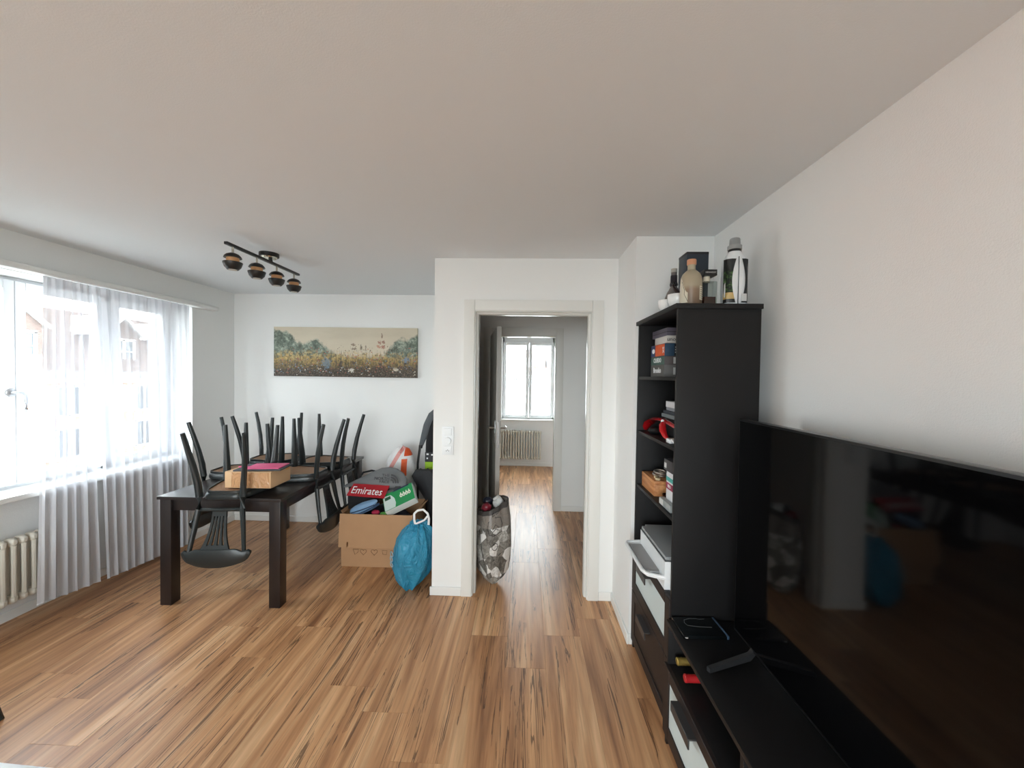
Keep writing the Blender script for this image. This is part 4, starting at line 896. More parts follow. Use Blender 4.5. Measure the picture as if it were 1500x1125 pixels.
bm = bmesh.new(); lathe(bm, [(0, 0.250), (0.029, 0.250), (0.029, 0.266), (0.022, 0.272), (0.021, 0.296), (0.018, 0.300), (0, 0.300)], 24, (0.914, 1.81, zt)); part('cap', bm, mat('grey_cap', S(150, 152, 152), 0.35), dt)

# ------------------------------------------------------------------ cardboard box with clutter
BX0, BX1, BY0, BY1, BZT = -1.490, -0.905, 3.180, 3.62, 0.432
cb = thing('cardboard_box', 'open brown cardboard box full of clothes with front flap folded down', 'box', (-1.20, 3.40, 0))
t_ = 0.005
for b_ in ((BX0, BX1, BY0, BY0+t_, 0, BZT), (BX0, BX1, BY1-t_, BY1, 0, BZT), (BX0, BX0+t_, BY0+t_, BY1-t_, 0, BZT), (BX1-t_, BX1, BY0+t_, BY1-t_, 0, BZT), (BX0+t_, BX1-t_, BY0+t_, BY1-t_, 0.0, 0.006)):
    part('carton_wall', rbox(*b_, 0.001, 1), CARD, cb)
# front flap folded down outside, standing slightly off at its lower edge, with a hand slot
bm = bmesh.new(); fx0, fx1 = BX0-0.008, BX1+0.004
def flap_strip(x0, x1, z0, z1):
    def yy(z): return BY0-0.004-(BZT-z)*0.10
    vs = [(x0, yy(z0), z0), (x1, yy(z0), z0), (x1, yy(z1), z1), (x0, yy(z1), z1)]
    A = [bm.verts.new(v) for v in vs]; B = [bm.verts.new((v[0], v[1]-0.005, v[2])) for v in vs]
    bm.faces.new(A); bm.faces.new(B[::-1])
    for k in range(4): bm.faces.new([A[k], A[(k+1) % 4], B[(k+1) % 4], B[k]])
flap_strip(fx0, fx1, 0.215, BZT+0.003); flap_strip(fx0, fx0+0.068, 0.172, 0.215); flap_strip(fx0+0.082, fx1, 0.172, 0.215)
part('flap', bm, CARD, cb)
bm = bmesh.new(); prism(bm, [(BX1, BZT), (BX1+0.06, BZT+0.05), (BX1+0.062, BZT+0.046), (BX1+0.004, BZT-0.004)], 'y', BY0+0.01, 3.44); part('flap', bm, CARD, cb)
bm = bmesh.new(); prism(bm, [(BX0, BZT), (BX0-0.012, BZT+0.02), (BX0-0.009, BZT+0.021), (BX0+0.003, BZT)], 'y', BY0+0.02, BY1-0.02); part('flap', bm, CARD, cb)
PRN = mat('box_print', S(110, 82, 62), 0.8)
def heart(cx, cz, s):
    return [(cx+s*16*math.sin(a)**3/17, BY0-0.0006, cz+s*(13*math.cos(a)-5*math.cos(2*a)-2*math.cos(3*a)-math.cos(4*a))/17) for a in [2*PI*k/20 for k in range(20)]]
bm = bmesh.new()
for cx in (-1.305, -1.215): tube(bm, heart(cx, 0.125, 0.028), 0.0016, 4, 1, True, (0, 1, 0))
tube(bm, [(-1.39, BY0-0.0006, 0.145), (-1.345, BY0-0.0006, 0.145), (-1.35, BY0-0.0006, 0.12), (-1.375, BY0-0.0006, 0.10), (-1.392, BY0-0.0006, 0.145)], 0.0016, 4, 1, False, (0, 1, 0))
for x in (-1.13, -1.06): tube(bm, [(x-0.02, BY0-0.0006, 0.14), (x+0.02, BY0-0.0006, 0.14), (x+0.015, BY0-0.0006, 0.105), (x-0.015, BY0-0.0006, 0.11)], 0.0016, 4, 1, True, (0, 1, 0))
part('printed_symbols', bm, PRN, cb)

def blob(cx, cy, cz, rx, ry, rz, amp, seed, n=(28, 16), fl=0.0, sq=1.0):
    """rumpled cloth-like lump"""
    bm = bmesh.new(); prof = [(math.sin(PI*i/n[1]), -math.cos(PI*i/n[1])) for i in range(n[1]+1)]; prof[0] = (0, -1); prof[-1] = (0, 1)
    lathe(bm, prof, n[0])
    for v in bm.verts:
        p = v.co.copy(); d = mnoise.noise(p*2.2+Vector((seed, seed*1.7, 0)))+0.5*mnoise.noise(p*5+Vector((0, seed, seed*2.1)))
        q = Vector((math.copysign(abs(p.x)**sq, p.x), math.copysign(abs(p.y)**sq, p.y), math.copysign(abs(p.z)**sq, p.z)))
        q *= 1+amp*d
        v.co = Vector((cx+q.x*rx, cy+q.y*ry, cz+max(q.z, -1+fl)*rz))
    return bm
BLKC = mat('black_fabric', S(24, 24, 28), 0.85, bump=(120, 0.2)); NAVY = mat('navy_fabric', S(28, 32, 46), 0.85, bump=(100, 0.2))
solo('jacket', blob(-1.20, 3.43, 0.22, 0.245, 0.165, 0.20, 0.12, 3), NAVY, 'crumpled navy jacket filling the cardboard box', 'jacket', (-1.20, 3.42, 0.14))
solo('trousers', blob(-1.43, 3.50, 0.52, 0.10, 0.10, 0.09, 0.2, 9), BLKC, 'black crumpled trousers at the chair side of the cardboard box', 'trousers', (-1.43, 3.50, 0.45))
# jersey with red chest band and white lettering, draped over the front of the heap
REDC = mat('red_fabric', S(168, 22, 36), 0.75)
js = thing('jersey', 'black football jersey with red band and white Emirates lettering', 'jersey', (-1.33, 3.28, 0.42))
def sheet(p00, p10, p01, p11, nx, ny, amp, seed, th=0.006, bulge=0.0):
    """rippled quad sheet with thickness; corners: left-bottom, right-bottom, left-top, right-top"""
    bm = bmesh.new(); a, b_, c_, d_ = map(Vector, (p00, p10, p01, p11)); nrm = (b_-a).cross(c_-a).normalized(); lay2 = []
    for s in (0, 1):
        g = []
        for j in range(ny+1):
            row = []
            for i in range(nx+1):
                u, v = i/nx, j/ny; p = a*(1-u)*(1-v)+b_*u*(1-v)+c_*(1-u)*v+d_*u*v
                k = amp*mnoise.noise(Vector((u*4+seed, v*3, seed)))+bulge*math.sin(PI*u)*math.sin(PI*min(1, v*1.0))
                row.append(bm.verts.new(p+nrm*(k-s*th)))
            g.append(row)
        lay2.append(g)
    for g, fl_ in ((lay2[0], False), (lay2[1], True)):
        for j in range(ny):
            for i in range(nx):
                f = [g[j][i], g[j][i+1], g[j+1][i+1], g[j+1][i]]; bm.faces.new(f[::-1] if fl_ else f)
    G0, G1 = lay2
    ring0 = G0[0]+[r[-1] for r in G0[1:]]+G0[-1][-2::-1]+[r[0] for r in G0[-2:0:-1]]; ring1 = G1[0]+[r[-1] for r in G1[1:]]+G1[-1][-2::-1]+[r[0] for r in G1[-2:0:-1]]
    for k in range(len(ring0)): bm.faces.new([ring0[k], ring1[k], ring1[(k+1) % len(ring0)], ring0[(k+1) % len(ring0)]])
    return bm
part('body', sheet((-1.484, 3.295, 0.435), (-1.262, 3.295, 0.43), (-1.484, 3.278, 0.575), (-1.185, 3.280, 0.555), 18, 8, 0.008, 1.0, bulge=0.015), BLKC, js)
rb = part('red_band', sheet((-1.485, 3.258, 0.560), (-1.165, 3.250, 0.545), (-1.455, 3.33, 0.640), (-1.15, 3.345, 0.625), 18, 8, 0.006, 1.0, bulge=0.012), REDC, js)
text('Emirates', 0.088, WHITEI, rb, (-1.315, 3.262, 0.598), (math.radians(52), 0.06, 0), ext=0.001, sx=0.85, shear=0.15)
sf = thing('sneaker', 'light blue canvas sneaker lying on the jersey in the box', 'shoe', (-1.30, 3.22, 0.46))
Msh = Matrix.Translation((-1.315, 3.205, 0.487)) @ Matrix.Rotation(math.radians(-24), 4, 'Y') @ Matrix.Rotation(math.radians(20), 4, 'X')
bm = blob(0, 0, 0, 0.125, 0.036, 0.036, 0.06, 4, (24, 12), sq=0.85)
for v in bm.verts:
    if v.co.x > 0: v.co.z *= 1-0.35*v.co.x/0.12
bmesh.ops.transform(bm, matrix=Msh, verts=bm.verts[:]); part('upper', bm, mat('light_blue_canvas', S(124, 160, 196), 0.7, bump=(80, 0.2)), sf)
bm = blob(0, -0.006, -0.030, 0.130, 0.040, 0.012, 0.02, 6, (24, 8)); bmesh.ops.transform(bm, matrix=Msh, verts=bm.verts[:]); part('sole', bm, mat('sole_blue', S(60, 82, 110), 0.6), sf)
bm = bmesh.new(); tube(bm, [Msh @ Vector(p) for p in ((-0.10, -0.036, 0.010), (-0.03, -0.042, 0.004), (0.04, -0.042, 0.0), (0.10, -0.034, -0.004))], 0.004, 6); part('stripe', bm, mat('dark_blue_trim', S(42, 58, 84), 0.6), sf)
solo('sock', blob(-1.222, 3.222, 0.436, 0.034, 0.024, 0.020, 0.12, 8, (18, 10)), mat('crimson_cloth', S(176, 40, 72), 0.8), 'crimson sock tucked between the sneaker and the green carton', 'sock', (-1.20, 3.225, 0.42))
solo('cleaning_cloth', blob(-1.150, 3.208, 0.424, 0.034, 0.018, 0.022, 0.12, 12, (18, 10)), mat('green_cloth', S(88, 150, 70), 0.8), 'bright green cloth at the front edge of the box', 'cloth', (-1.145, 3.225, 0.43))
# green carton of tablets
Mg = Matrix.Translation((-1.032, 3.270, 0.534)) @ Matrix.Rotation(math.radians(-16), 4, 'Y') @ Matrix.Rotation(math.radians(40), 4, 'X') @ Matrix.Rotation(math.radians(14), 4, 'Z')
gcn = thing('tablet_carton', 'green and white carton of cleaning tablets lying in the cardboard box', 'carton', Mg.translation)
gcn.rotation_mode = 'QUATERNION'; gcn.rotation_quaternion = Mg.to_quaternion()
GREEN = mat('carton_green', S(24, 140, 76), 0.35)
part('carton', rbox(-0.13, 0.13, -0.085, 0.085, -0.035, 0.035, 0.002), mat('carton_white', S(222, 226, 222), 0.4), gcn, local=True)
part('green_face', rbox(-0.1305, 0.128, -0.083, 0.0855, 0.0345, 0.0362, 0), GREEN, gcn, local=True)
part('green_end', rbox(-0.1312, -0.129, -0.0855, 0.0855, -0.034, 0.0352, 0), GREEN, gcn, local=True)
part('navy_strip', rbox(-0.04, 0.10, 0.074, 0.0860, 0.0355, 0.0368, 0), mat('navy_print', S(30, 40, 76), 0.4), gcn, local=True)
bm = bmesh.new(); prism(bm, [(-0.128, -0.080), (-0.040, -0.080), (-0.030, -0.04), (-0.035, 0.01), (-0.06, 0.055), (-0.11, 0.065), (-0.128, 0.06)], 'z', 0.0360, 0.0368); part('white_panel', bm, mat('pale_print', S(206, 222, 216), 0.4), gcn, local=True)
part('logo_block', rbox(-0.115, -0.065, 0.018, 0.050, 0.0366, 0.0374, 0), mat('dark_green_print', S(28, 84, 54), 0.4), gcn, local=True)
bm = bmesh.new()
for k in range(4):
    x = 0.022+0.024*k; lathe(bm, [(0, 0), (0.0125, 0), (0.0125, 0.0008), (0, 0.0008)], 12, (x, 0.005, 0.0362), sy=1.5); box(bm, x-0.004, x+0.004, 0.02, 0.036, 0.0362, 0.037)
part('printed_bottles', bm, mat('cream_print', S(232, 232, 214), 0.4), gcn, local=True)
bm = bmesh.new()
for k in range(4): lathe(bm, [(0, 0), (0.005, 0), (0.005, 0.0006), (0, 0.0006)], 8, (0.022+0.024*k, 0.002, 0.0370))
part('printed_dots', bm, mat('dark_green_print', S(28, 84, 54), 0.4), gcn, local=True)
# grey waist pack with printed brand
wp = thing('waist_pack', 'grey waist pack with THE NORTH FACE print on top of the heap', 'bag', (-1.27, 3.42, 0.58))
GREYF = mat('grey_nylon', S(112, 114, 116), 0.6, bump=(60, 0.15))
NP = 40; prof2 = [(-1.56, 0.600), (-1.50, 0.635), (-1.42, 0.675), (-1.34, 0.715), (-1.26, 0.748), (-1.19, 0.758), (-1.12, 0.745), (-1.06, 0.712), (-1.025, 0.665), (-1.02, 0.61)]
bm = bmesh.new(); rows = []
for i, (x, zt2) in enumerate(prof2):
    zb2 = 0.592+0.004*math.sin(i); d_ = 0.014+0.052*math.sin(PI*min(1, max(0, (x+1.58)/0.58)))**0.8; zm = (zt2+zb2)/2; hz = max(0.008, (zt2-zb2)/2)
    rows.append([bm.verts.new((x, 3.415+d_*0.35*math.sin(PI*0)-d_*math.cos(2*PI*k/14)*1.0+0.25*(zm-0.66)+0.45*hz*math.sin(2*PI*k/14), zm+hz*math.sin(2*PI*k/14))) for k in range(14)])
for A, B in zip(rows, rows[1:]):
    for k in range(14): bm.faces.new([A[k], A[(k+1) % 14], B[(k+1) % 14], B[k]])
bm.faces.new(rows[0]); bm.faces.new(rows[-1][::-1])
bmesh.ops.subdivide_edges(bm, edges=bm.edges[:], cuts=1, use_grid_fill=True, smooth=0.5)
wpb = part('pouch', bm, GREYF, wp)
part('base_panel', sheet((-1.40, 3.362, 0.578), (-1.06, 3.366, 0.578), (-1.38, 3.360, 0.618), (-1.06, 3.362, 0.618), 10, 4, 0.006, 2.2), mat('dark_grey_nylon', S(60, 60, 62), 0.6), wp)
bm = bmesh.new(); tube(bm, [(-1.54, 3.41, 0.605), (-1.555, 3.40, 0.600), (-1.565, 3.40, 0.598)], [0.010, 0.007, 0.006], 8, 1.4); part('belt', bm, GREYF, wp)
bm = bmesh.new(); tube(bm, [(-1.46, 3.47, 0.655), (-1.45, 3.52, 0.69), (-1.38, 3.53, 0.705), (-1.33, 3.52, 0.705)], [0.006, 0.014, 0.014, 0.006], 8, 0.6); part('strap_loop', bm, BLKC, wp)
DKG = mat('dark_print', S(44, 45, 48), 0.6)
rot_n = (math.radians(78), 0, 0)
for s_, z_ in (('THE', 0.710), ('NORTH', 0.684), ('FACE', 0.658)): text(s_, 0.034, DKG, wpb, (-1.150, 3.338+0.24*(z_-0.66), z_), rot_n, ext=0.001, ax='RIGHT', sx=1.1)
bm = bmesh.new()
for r0, r1 in ((0.020, 0.032), (0.040, 0.052), (0.060, 0.072)):
    A = []
    for k in range(9):
        a = PI/2*k/8; A.append(((-1.140+r0*math.cos(a), 0.650+r0*math.sin(a)), (-1.140+r1*math.cos(a), 0.650+r1*math.sin(a))))
    for (p, q), (p2_, q2_) in zip(A, A[1:]):
        bm.faces.new([bm.verts.new((x, 3.337+0.24*(z-0.66), z)) for x, z in (p, q, q2_, p2_)])
part('half_dome_logo', bm, DKG, wpb)

# white and orange carrier bag behind the box
b = NB('carrier_bag_film'); P_ = b.tc.outputs['Object']; s_ = b.sep(P_)
band = b.math('LESS_THAN', b.math('ABSOLUTE', b.math('SUBTRACT', b.math('ADD', s_[0], b.math('MULTIPLY', b.math('SUBTRACT', s_[2], 0.70), -0.55)), -0.06)), 0.022)
blk_ = b.math('MULTIPLY', b.math('MULTIPLY', b.math('GREATER_THAN', s_[0], 0.035), b.math('LESS_THAN', s_[0], 0.085)), b.math('MULTIPLY', b.math('GREATER_THAN', s_[2], 0.62), b.math('LESS_THAN', s_[2], 0.775)))
blk2 = b.math('MULTIPLY', b.math('GREATER_THAN', s_[0], 0.055), b.math('GREATER_THAN', s_[2], 0.80))
c_ = b.mix(b.math('MULTIPLY', band, 0.65), S(232, 230, 230), S(226, 92, 66)); c_ = b.mix(blk_, c_, S(222, 88, 30)); c_ = b.mix(blk2, c_, S(222, 84, 34))
b.L.new(c_, b.p.inputs['Base Color']); b.p.inputs['Roughness'].default_value = 0.35; b.bump(b.noise(P_, 14, 4, 0.6, 1.5), 0.6, 0.02)
bm = blob(0, 0, 0, 1, 1, 1, 0.10, 17, (36, 24))
for v in bm.verts:
    p = v.co; k = (p.z+1)/2; w_ = 0.155*math.sqrt(max(0, 1-max(0, (k-0.62)/0.40)**2.0)) if k > 0.62 else 0.155; rr_ = math.hypot(p.x, p.y) or 1.0; rs = min(1.0, math.sin(PI*min(max(k, 0.0), 1.0))*3.0) if k < 0.5 else 1.0
    rs = rs if k < 0.985 else 0.0
    v.co = Vector((-1.235+w_*p.x/rr_*rs*(1+0.06*mnoise.noise(p*4))+0.05*k*k, 3.80+0.12*(w_/0.155)*p.y/rr_*rs, 0.88*k+0.02*mnoise.noise(p*3)*k*(1-k)))
solo('carrier_bag', bm, MATS['carrier_bag_film'], 'white and orange plastic carrier bag standing behind the box', 'bag', (-1.20, 3.80, 0.0))
# dark duffel leaning between box and wall
solo('duffel_bag', blob(-0.905, 3.78, 0.34, 0.145, 0.10, 0.345, 0.05, 23, (28, 18), sq=0.8), mat('charcoal_fabric', S(50, 50, 52), 0.8, bump=(90, 0.2)), 'charcoal fabric bag standing behind the right end of the box', 'bag', (-0.905, 3.78, 0.0)) if False else None
# black backpack with padded grey strap
bp = thing('backpack', 'tall black backpack with grey padded strap and lime panel behind the pillar', 'backpack', (-0.80, 3.93, 0))
bm = blob(0, 0, 0, 1, 1, 1, 0.035, 31, (30, 20), sq=0.7)
for v in bm.verts:
    p = v.co; k = (p.z+1)/2; tp = 1.0-0.30*k**5; rr_ = math.hypot(p.x, p.y) or 1.0; q_ = min(1.0, (1-abs(p.z)**3)**0.5*1.25) if abs(p.z) < 1 else 0.0
    v.co = Vector((-0.835+0.165*p.x/rr_*tp*q_, 3.955+0.145*p.y/rr_*tp*q_, 0.02+1.25*k))
part('pack_body', bm, BLKC, bp)
part('lime_panel', sheet((-0.962, 3.800, 0.60), (-0.80, 3.800, 0.60), (-0.962, 3.800, 0.735), (-0.80, 3.800, 0.735), 6, 6, 0.006, 3.3), mat('lime_fabric', S(150, 190, 40), 0.7), bp)
lbp = part('label_panel', sheet((-0.962, 3.795, 0.74), (-0.78, 3.795, 0.74), (-0.962, 3.795, 0.83), (-0.78, 3.795, 0.83), 6, 4, 0.004, 5.3), mat('dark_panel', S(48, 48, 52), 0.7), bp)
for x, z, w_ in ((-0.945, 0.805, 0.020), (-0.90, 0.800, 0.016), (-0.865, 0.800, 0.02), (-0.945, 0.765, 0.014), (-0.87, 0.765, 0.026)): part('white_mark', rbox(x, x+w_, 3.786, 3.790, z, z+0.014, 0), WHITEI, lbp)
bm = bmesh.new(); tube(bm, [(-0.86, 3.84, 1.245), (-0.905, 3.80, 1.19), (-0.945, 3.785, 1.09), (-0.972, 3.785, 0.98), (-1.005, 3.79, 0.88)], [0.018, 0.030, 0.033, 0.030, 0.018], 10, 0.4, False, (0, 1, 0)); part('shoulder_strap', bm, mat('grey_strap', S(84, 88, 92), 0.7, bump=(90, 0.2)), bp)
bm = bmesh.new(); tube(bm, [(-1.008, 3.79, 0.895), (-1.012, 3.79, 0.86), (-1.030, 3.79, 0.72), (-1.035, 3.80, 0.55), (-1.03, 3.81, 0.35)], [0.014, 0.012, 0.011, 0.011, 0.010], 8, 0.5, False, (0, 1, 0)); part('strap_webbing', bm, BLACKG, bp)
bm = bmesh.new(); lathe(bm, [(0, -0.02), (0.016, -0.016), (0.018, 0), (0.016, 0.016), (0, 0.02)], 12, (-1.002, 3.788, 0.885)); part('buckle', bm, BLACKG, bp)
# dark coat leaning over the right end of the box
solo('coat', blob(-0.86, 3.52, 0.36, 0.105, 0.085, 0.37, 0.10, 41, (26, 20), fl=0.03, sq=0.85), mat('dark_coat', S(30, 30, 34), 0.85, bump=(60, 0.25)), 'dark padded coat slumped between the box and the pillar', 'coat', (-0.80, 3.52, 0.0)) if False else None
bm = bmesh.new(); rows = []
ct = [(-0.85, 3.60, 0.02, 0.055, 0.10), (-0.845, 3.61, 0.22, 0.060, 0.11), (-0.85, 3.63, 0.42, 0.075, 0.11), (-0.875, 3.65, 0.56, 0.100, 0.10), (-0.905, 3.66, 0.66, 0.120, 0.08), (-0.915, 3.665, 0.70, 0.09, 0.05)]
ct = [(-0.770, 3.56, 0.02, 0.095, 0.10), (-0.770, 3.57, 0.22, 0.098, 0.11), (-0.785, 3.60, 0.44, 0.110, 0.11), (-0.835, 3.64, 0.56, 0.150, 0.10), (-0.880, 3.655, 0.645, 0.165, 0.075), (-0.910, 3.66, 0.69, 0.110, 0.04)]
for i, (x, y, z, rx, ry) in enumerate(ct):
    rows.append([bm.verts.new((min(x+rx*math.cos(2*PI*k/20)*(1+0.06*math.sin(5*k+i)), XC-0.004), y+ry*math.sin(2*PI*k/20), z+0.012*math.sin(3*k+i))) for k in range(20)])
for A, B in zip(rows, rows[1:]):
    for k in range(20): bm.faces.new([A[k], A[(k+1) % 20], B[(k+1) % 20], B[k]])
bm.faces.new(rows[0][::-1]); bm.faces.new(rows[-1]); bmesh.ops.subdivide_edges(bm, edges=bm.edges[:], cuts=1, use_grid_fill=True, smooth=1.0)
solo('coat', bm, mat('dark_coat', S(44, 45, 48), 0.8, bump=(50, 0.3)), 'dark padded coat slumped between the cardboard box and the pillar', 'coat', (-0.80, 3.58, 0.0))

# ------------------------------------------------------------------ blue rubbish bag
b = NB('blue_bag_film'); P_ = b.tc.outputs['Object']
b.L.new(b.mix(b.noise(P_, 6, 3), S(34, 132, 172), S(62, 168, 204)), b.p.inputs['Base Color']); b.p.inputs['Roughness'].default_value = 0.22; b.p.inputs['Specular IOR Level'].default_value = 0.6
b.bump(b.noise(b.mapping(P_, (13, 13, 7), rot=(0.3, 0.2, 0)), 1.0, 5, 0.55, 2.4), 1.0, 0.035)
rbx, rby = -0.832, 2.955
bb = thing('rubbish_bag', 'full blue plastic rubbish bag with white drawstring beside the pillar', 'bag', (rbx, rby, 0))
def bagfn(a, r, z):
    k = 0.002*math.sin(9*a+5*z)+0.028*mnoise.noise(Vector((math.cos(a)*1.8, math.sin(a)*1.8, z*6)))+0.010*mnoise.noise(Vector((math.cos(a)*5, math.sin(a)*5, z*18)))
    pl = max(0, (z-0.30)/0.16); k += pl*0.012*math.sin(13*a)
    return (max(0.01, r+k), z)
bm = bmesh.new()
lathe(bm, [(0, 0.0), (0.030, 0.002), (0.075, 0.035), (0.120, 0.085), (0.150, 0.145), (0.162, 0.21), (0.158, 0.28), (0.140, 0.345), (0.105, 0.40), (0.070, 0.435), (0.048, 0.450), (0.055, 0.462), (0.050, 0.470), (0, 0.455)], 56, (0, 0, 0), fn=bagfn)
for v in bm.verts:
    v.co.x += 0.03*(v.co.z/0.45)**2+0.04*max(0, (v.co.z-0.25)); v.co.y += -0.07*max(0, 1-v.co.z/0.12)
    v.co.x = min(rbx+v.co.x, XC-0.006)-rbx
part('bag_film', bm, MATS['blue_bag_film'], bb, local=True)
DRW = mat('drawstring_white', S(236, 236, 234), 0.4)
bm = bmesh.new(); tube(bm, [(0.030, -0.045, 0.455), (0.020, -0.050, 0.500), (0.018, -0.045, 0.545), (0.040, -0.035, 0.565), (0.080, -0.025, 0.570), (0.112, -0.02, 0.540), (0.122, -0.02, 0.500), (0.120, -0.02, 0.455)], 0.0085, 8, 0.45, False, (0, 1, 0)); part('drawstring', bm, DRW, bb, local=True)
bm = bmesh.new(); tube(bm, [(0.030, -0.050, 0.470), (0.060, -0.055, 0.485), (0.095, -0.050, 0.500), (0.120, -0.03, 0.530)], 0.007, 8, 0.5, False, (0, 1, 0)); part('drawstring', bm, DRW, bb, local=True)
PALEB = mat('pale_blue_print', S(150, 196, 214), 0.35)
bm = bmesh.new()
def onbag(deg, z, r=0.166): a = math.radians(deg); rr = r*math.sqrt(max(0.1, 1-((z-0.22)/0.30)**2)); return (rr*math.cos(a), rr*math.sin(a), z)
for zc in (0.185, 0.225, 0.26): tube(bm, [onbag(216+10*math.cos(t), zc+0.016*math.sin(t)) for t in [2*PI*k/12 for k in range(12)]], 0.003, 5, 1, True)
part('printed_logo', bm, PALEB, bb, local=True)

# ------------------------------------------------------------------ grey printed recycling bag in the doorway
b = NB('recycling_print'); P_ = b.tc.outputs['Object']
cell = b.voro(b.mapping(P_, (15, 15, 13)), 1.0, 'F1', 'Color'); dist = b.voro(b.mapping(P_, (15, 15, 13)), 1.0, 'DISTANCE_TO_EDGE')
g_ = b.sep(cell)[0]; nz = b.noise(P_, 45, 4, 0.6, 0.8)
tone = b.math('ADD', b.math('MULTIPLY', g_, 0.55), b.math('MULTIPLY', nz, 0.55))
c_ = b.ramp(tone, [(0.28, S(92, 88, 82)), (0.5, S(164, 160, 152)), (0.70, S(236, 234, 230))])
top_ = b.math('GREATER_THAN', b.sep(P_)[2], 0.44)
c_ = b.mix(top_, c_, S(138, 130, 122)); c_ = b.mix(b.math('MULTIPLY', b.math('LESS_THAN', dist, 0.02), 0.35), c_, S(60, 57, 54))
b.L.new(c_, b.p.inputs['Base Color']); b.p.inputs['Roughness'].default_value = 0.35; b.bump(b.noise(P_, 12, 4, 0.5, 1.2), 0.5, 0.02)
rg = thing('recycling_bag', 'tall grey printed recycling bag standing in the doorway', 'bag', (-0.245, 3.06, 0), (0, 0, 0))
bm = bmesh.new()
gp_ = [(0, 0.0), (0.022, 0.002), (0.070, 0.040), (0.108, 0.09), (0.130, 0.17), (0.140, 0.27), (0.137, 0.36), (0.128, 0.46), (0.114, 0.57), (0.112, 0.585)]
def gfn(a, r, z):
    e_ = 1+0.10*math.cos(4*a+0.4)
    return (max(0.01, r*e_+0.010*mnoise.noise(Vector((math.cos(a)*2, math.sin(a)*2, z*6)))+0.004*math.sin(11*a+12*z)), z+(0.05*(z/0.595)**3)*math.cos(a-0.3))
lathe(bm, gp_+[(0.106, 0.58), (0.104, 0.54), (0, 0.52)], 44, (0, 0, 0), fn=gfn)
for v in bm.verts: v.co.y += -0.06*max(0, 1-v.co.z/0.12); v.co.x += 0.02*max(0, 1-v.co.z/0.12)
part('bag_film', bm, MATS['recycling_print'], rg, local=True)
bm = bmesh.new(); lathe(bm, [(0.1175, 0.550), (0.1145, 0.587), (0.110, 0.590), (0.106, 0.58), (0.108, 0.548)], 44, (0, 0, 0), fn=gfn); part('rim_band', bm, mat('rim_grey', S(70, 66, 64), 0.5), rg, local=True)
DKO = mat('print_outline', S(40, 36, 36), 0.6)
def ong(deg, z):
    a = math.radians(deg); r = 0.11
    for (ra, za), (rb_, zb_) in zip(gp_, gp_[1:]):
        if za <= z <= zb_: r = ra+(rb_-ra)*(z-za)/(zb_-za)
    r, zz = gfn(a, r, z); return ((r+0.002)*math.cos(a), (r+0.002)*math.sin(a), zz)
bm = bmesh.new()
tube(bm, [ong(d_, z) for d_, z in ((262, 0.50), (285, 0.52), (305, 0.51), (312, 0.46), (308, 0.405), (280, 0.395), (268, 0.40), (262, 0.44))], 0.0022, 5, 1, True)
for d0, z0 in ((275, 0.535), (288, 0.54)): tube(bm, [ong(d0, z0), ong(d0+7, z0+0.004), ong(d0+7, z0+0.022), ong(d0, z0+0.02)], 0.0022, 5, 1, True)
for z0, z1 in ((0.44, 0.47), (0.42, 0.44)): tube(bm, [ong(276, z0), ong(286, z1), ong(298, z0)], 0.0022, 5)
tube(bm, [ong(226, 0.43), ong(233, 0.38), ong(240, 0.30), ong(248, 0.22), ong(254, 0.15)], 0.0026, 5); tube(bm, [ong(280, 0.205), ong(300, 0.235), ong(330, 0.27)], 0.0026, 5)
tube(bm, [ong(284+9*math.cos(t), 0.31+0.025*math.sin(t)) for t in [2*PI*k/12 for k in range(12)]], 0.0024, 5, 1, True); tube(bm, [ong(262, 0.09), ong(280, 0.10), ong(310, 0.125)], 0.0022, 5)
part('printed_outlines', bm, DKO, rg, local=True)
solo('crumpled_paper', blob(-0.203, 3.060, 0.60, 0.040, 0.045, 0.045, 0.25, 51, (18, 12)), mat('paper_white', S(214, 214, 212), 0.7), 'crumpled white paper sticking out of the grey recycling bag', 'paper', (-0.205, 3.045, 0.57))
solo('paper_roll', tube(bmesh.new(), [(-0.232, 3.030, 0.630), (-0.196, 3.012, 0.662), (-0.17, 3.0, 0.615)][0:2], 0.010, 10), mat('paper_white', S(214, 214, 212), 0.7), 'small rolled white paper on top of the recycling bag', 'paper', (-0.22, 3.01, 0.60))
solo('snack_packet', blob(-0.288, 3.022, 0.570, 0.040, 0.030, 0.034, 0.2, 61, (16, 10)), mat('red_packet', S(120, 30, 44), 0.35), 'crumpled dark red packet in the grey recycling bag', 'packet', (-0.290, 3.03, 0.55))
solo('dark_wrapper', blob(-0.285, 3.096, 0.592, 0.040, 0.030, 0.034, 0.2, 71, (16, 10)), mat('navy_packet', S(30, 32, 48), 0.35), 'dark navy wrapper at the back of the grey recycling bag', 'wrapper', (-0.270, 3.09, 0.57))

# ------------------------------------------------------------------ white low table at the lower left, mostly out of view
lt = thing('coffee_table', 'white low table whose back edge just enters the view', 'table', (-1.50, 0.80, 0), (0, 0, -0.045))
part('tabletop', rbox(-0.55, 0.42, -0.27, 0.27, 0.425, 0.45, 0.006), mat('white_lacquer', S(232, 236, 240), 0.3), lt, local=True)
for x, y in ((-0.51, -0.23), (0.34, -0.23), (-0.51, 0.19), (0.34, 0.19)): part('leg', rbox(x, x+0.04, y, y+0.04, 0, 0.425, 0.003), MATS['white_lacquer'], lt, local=True)

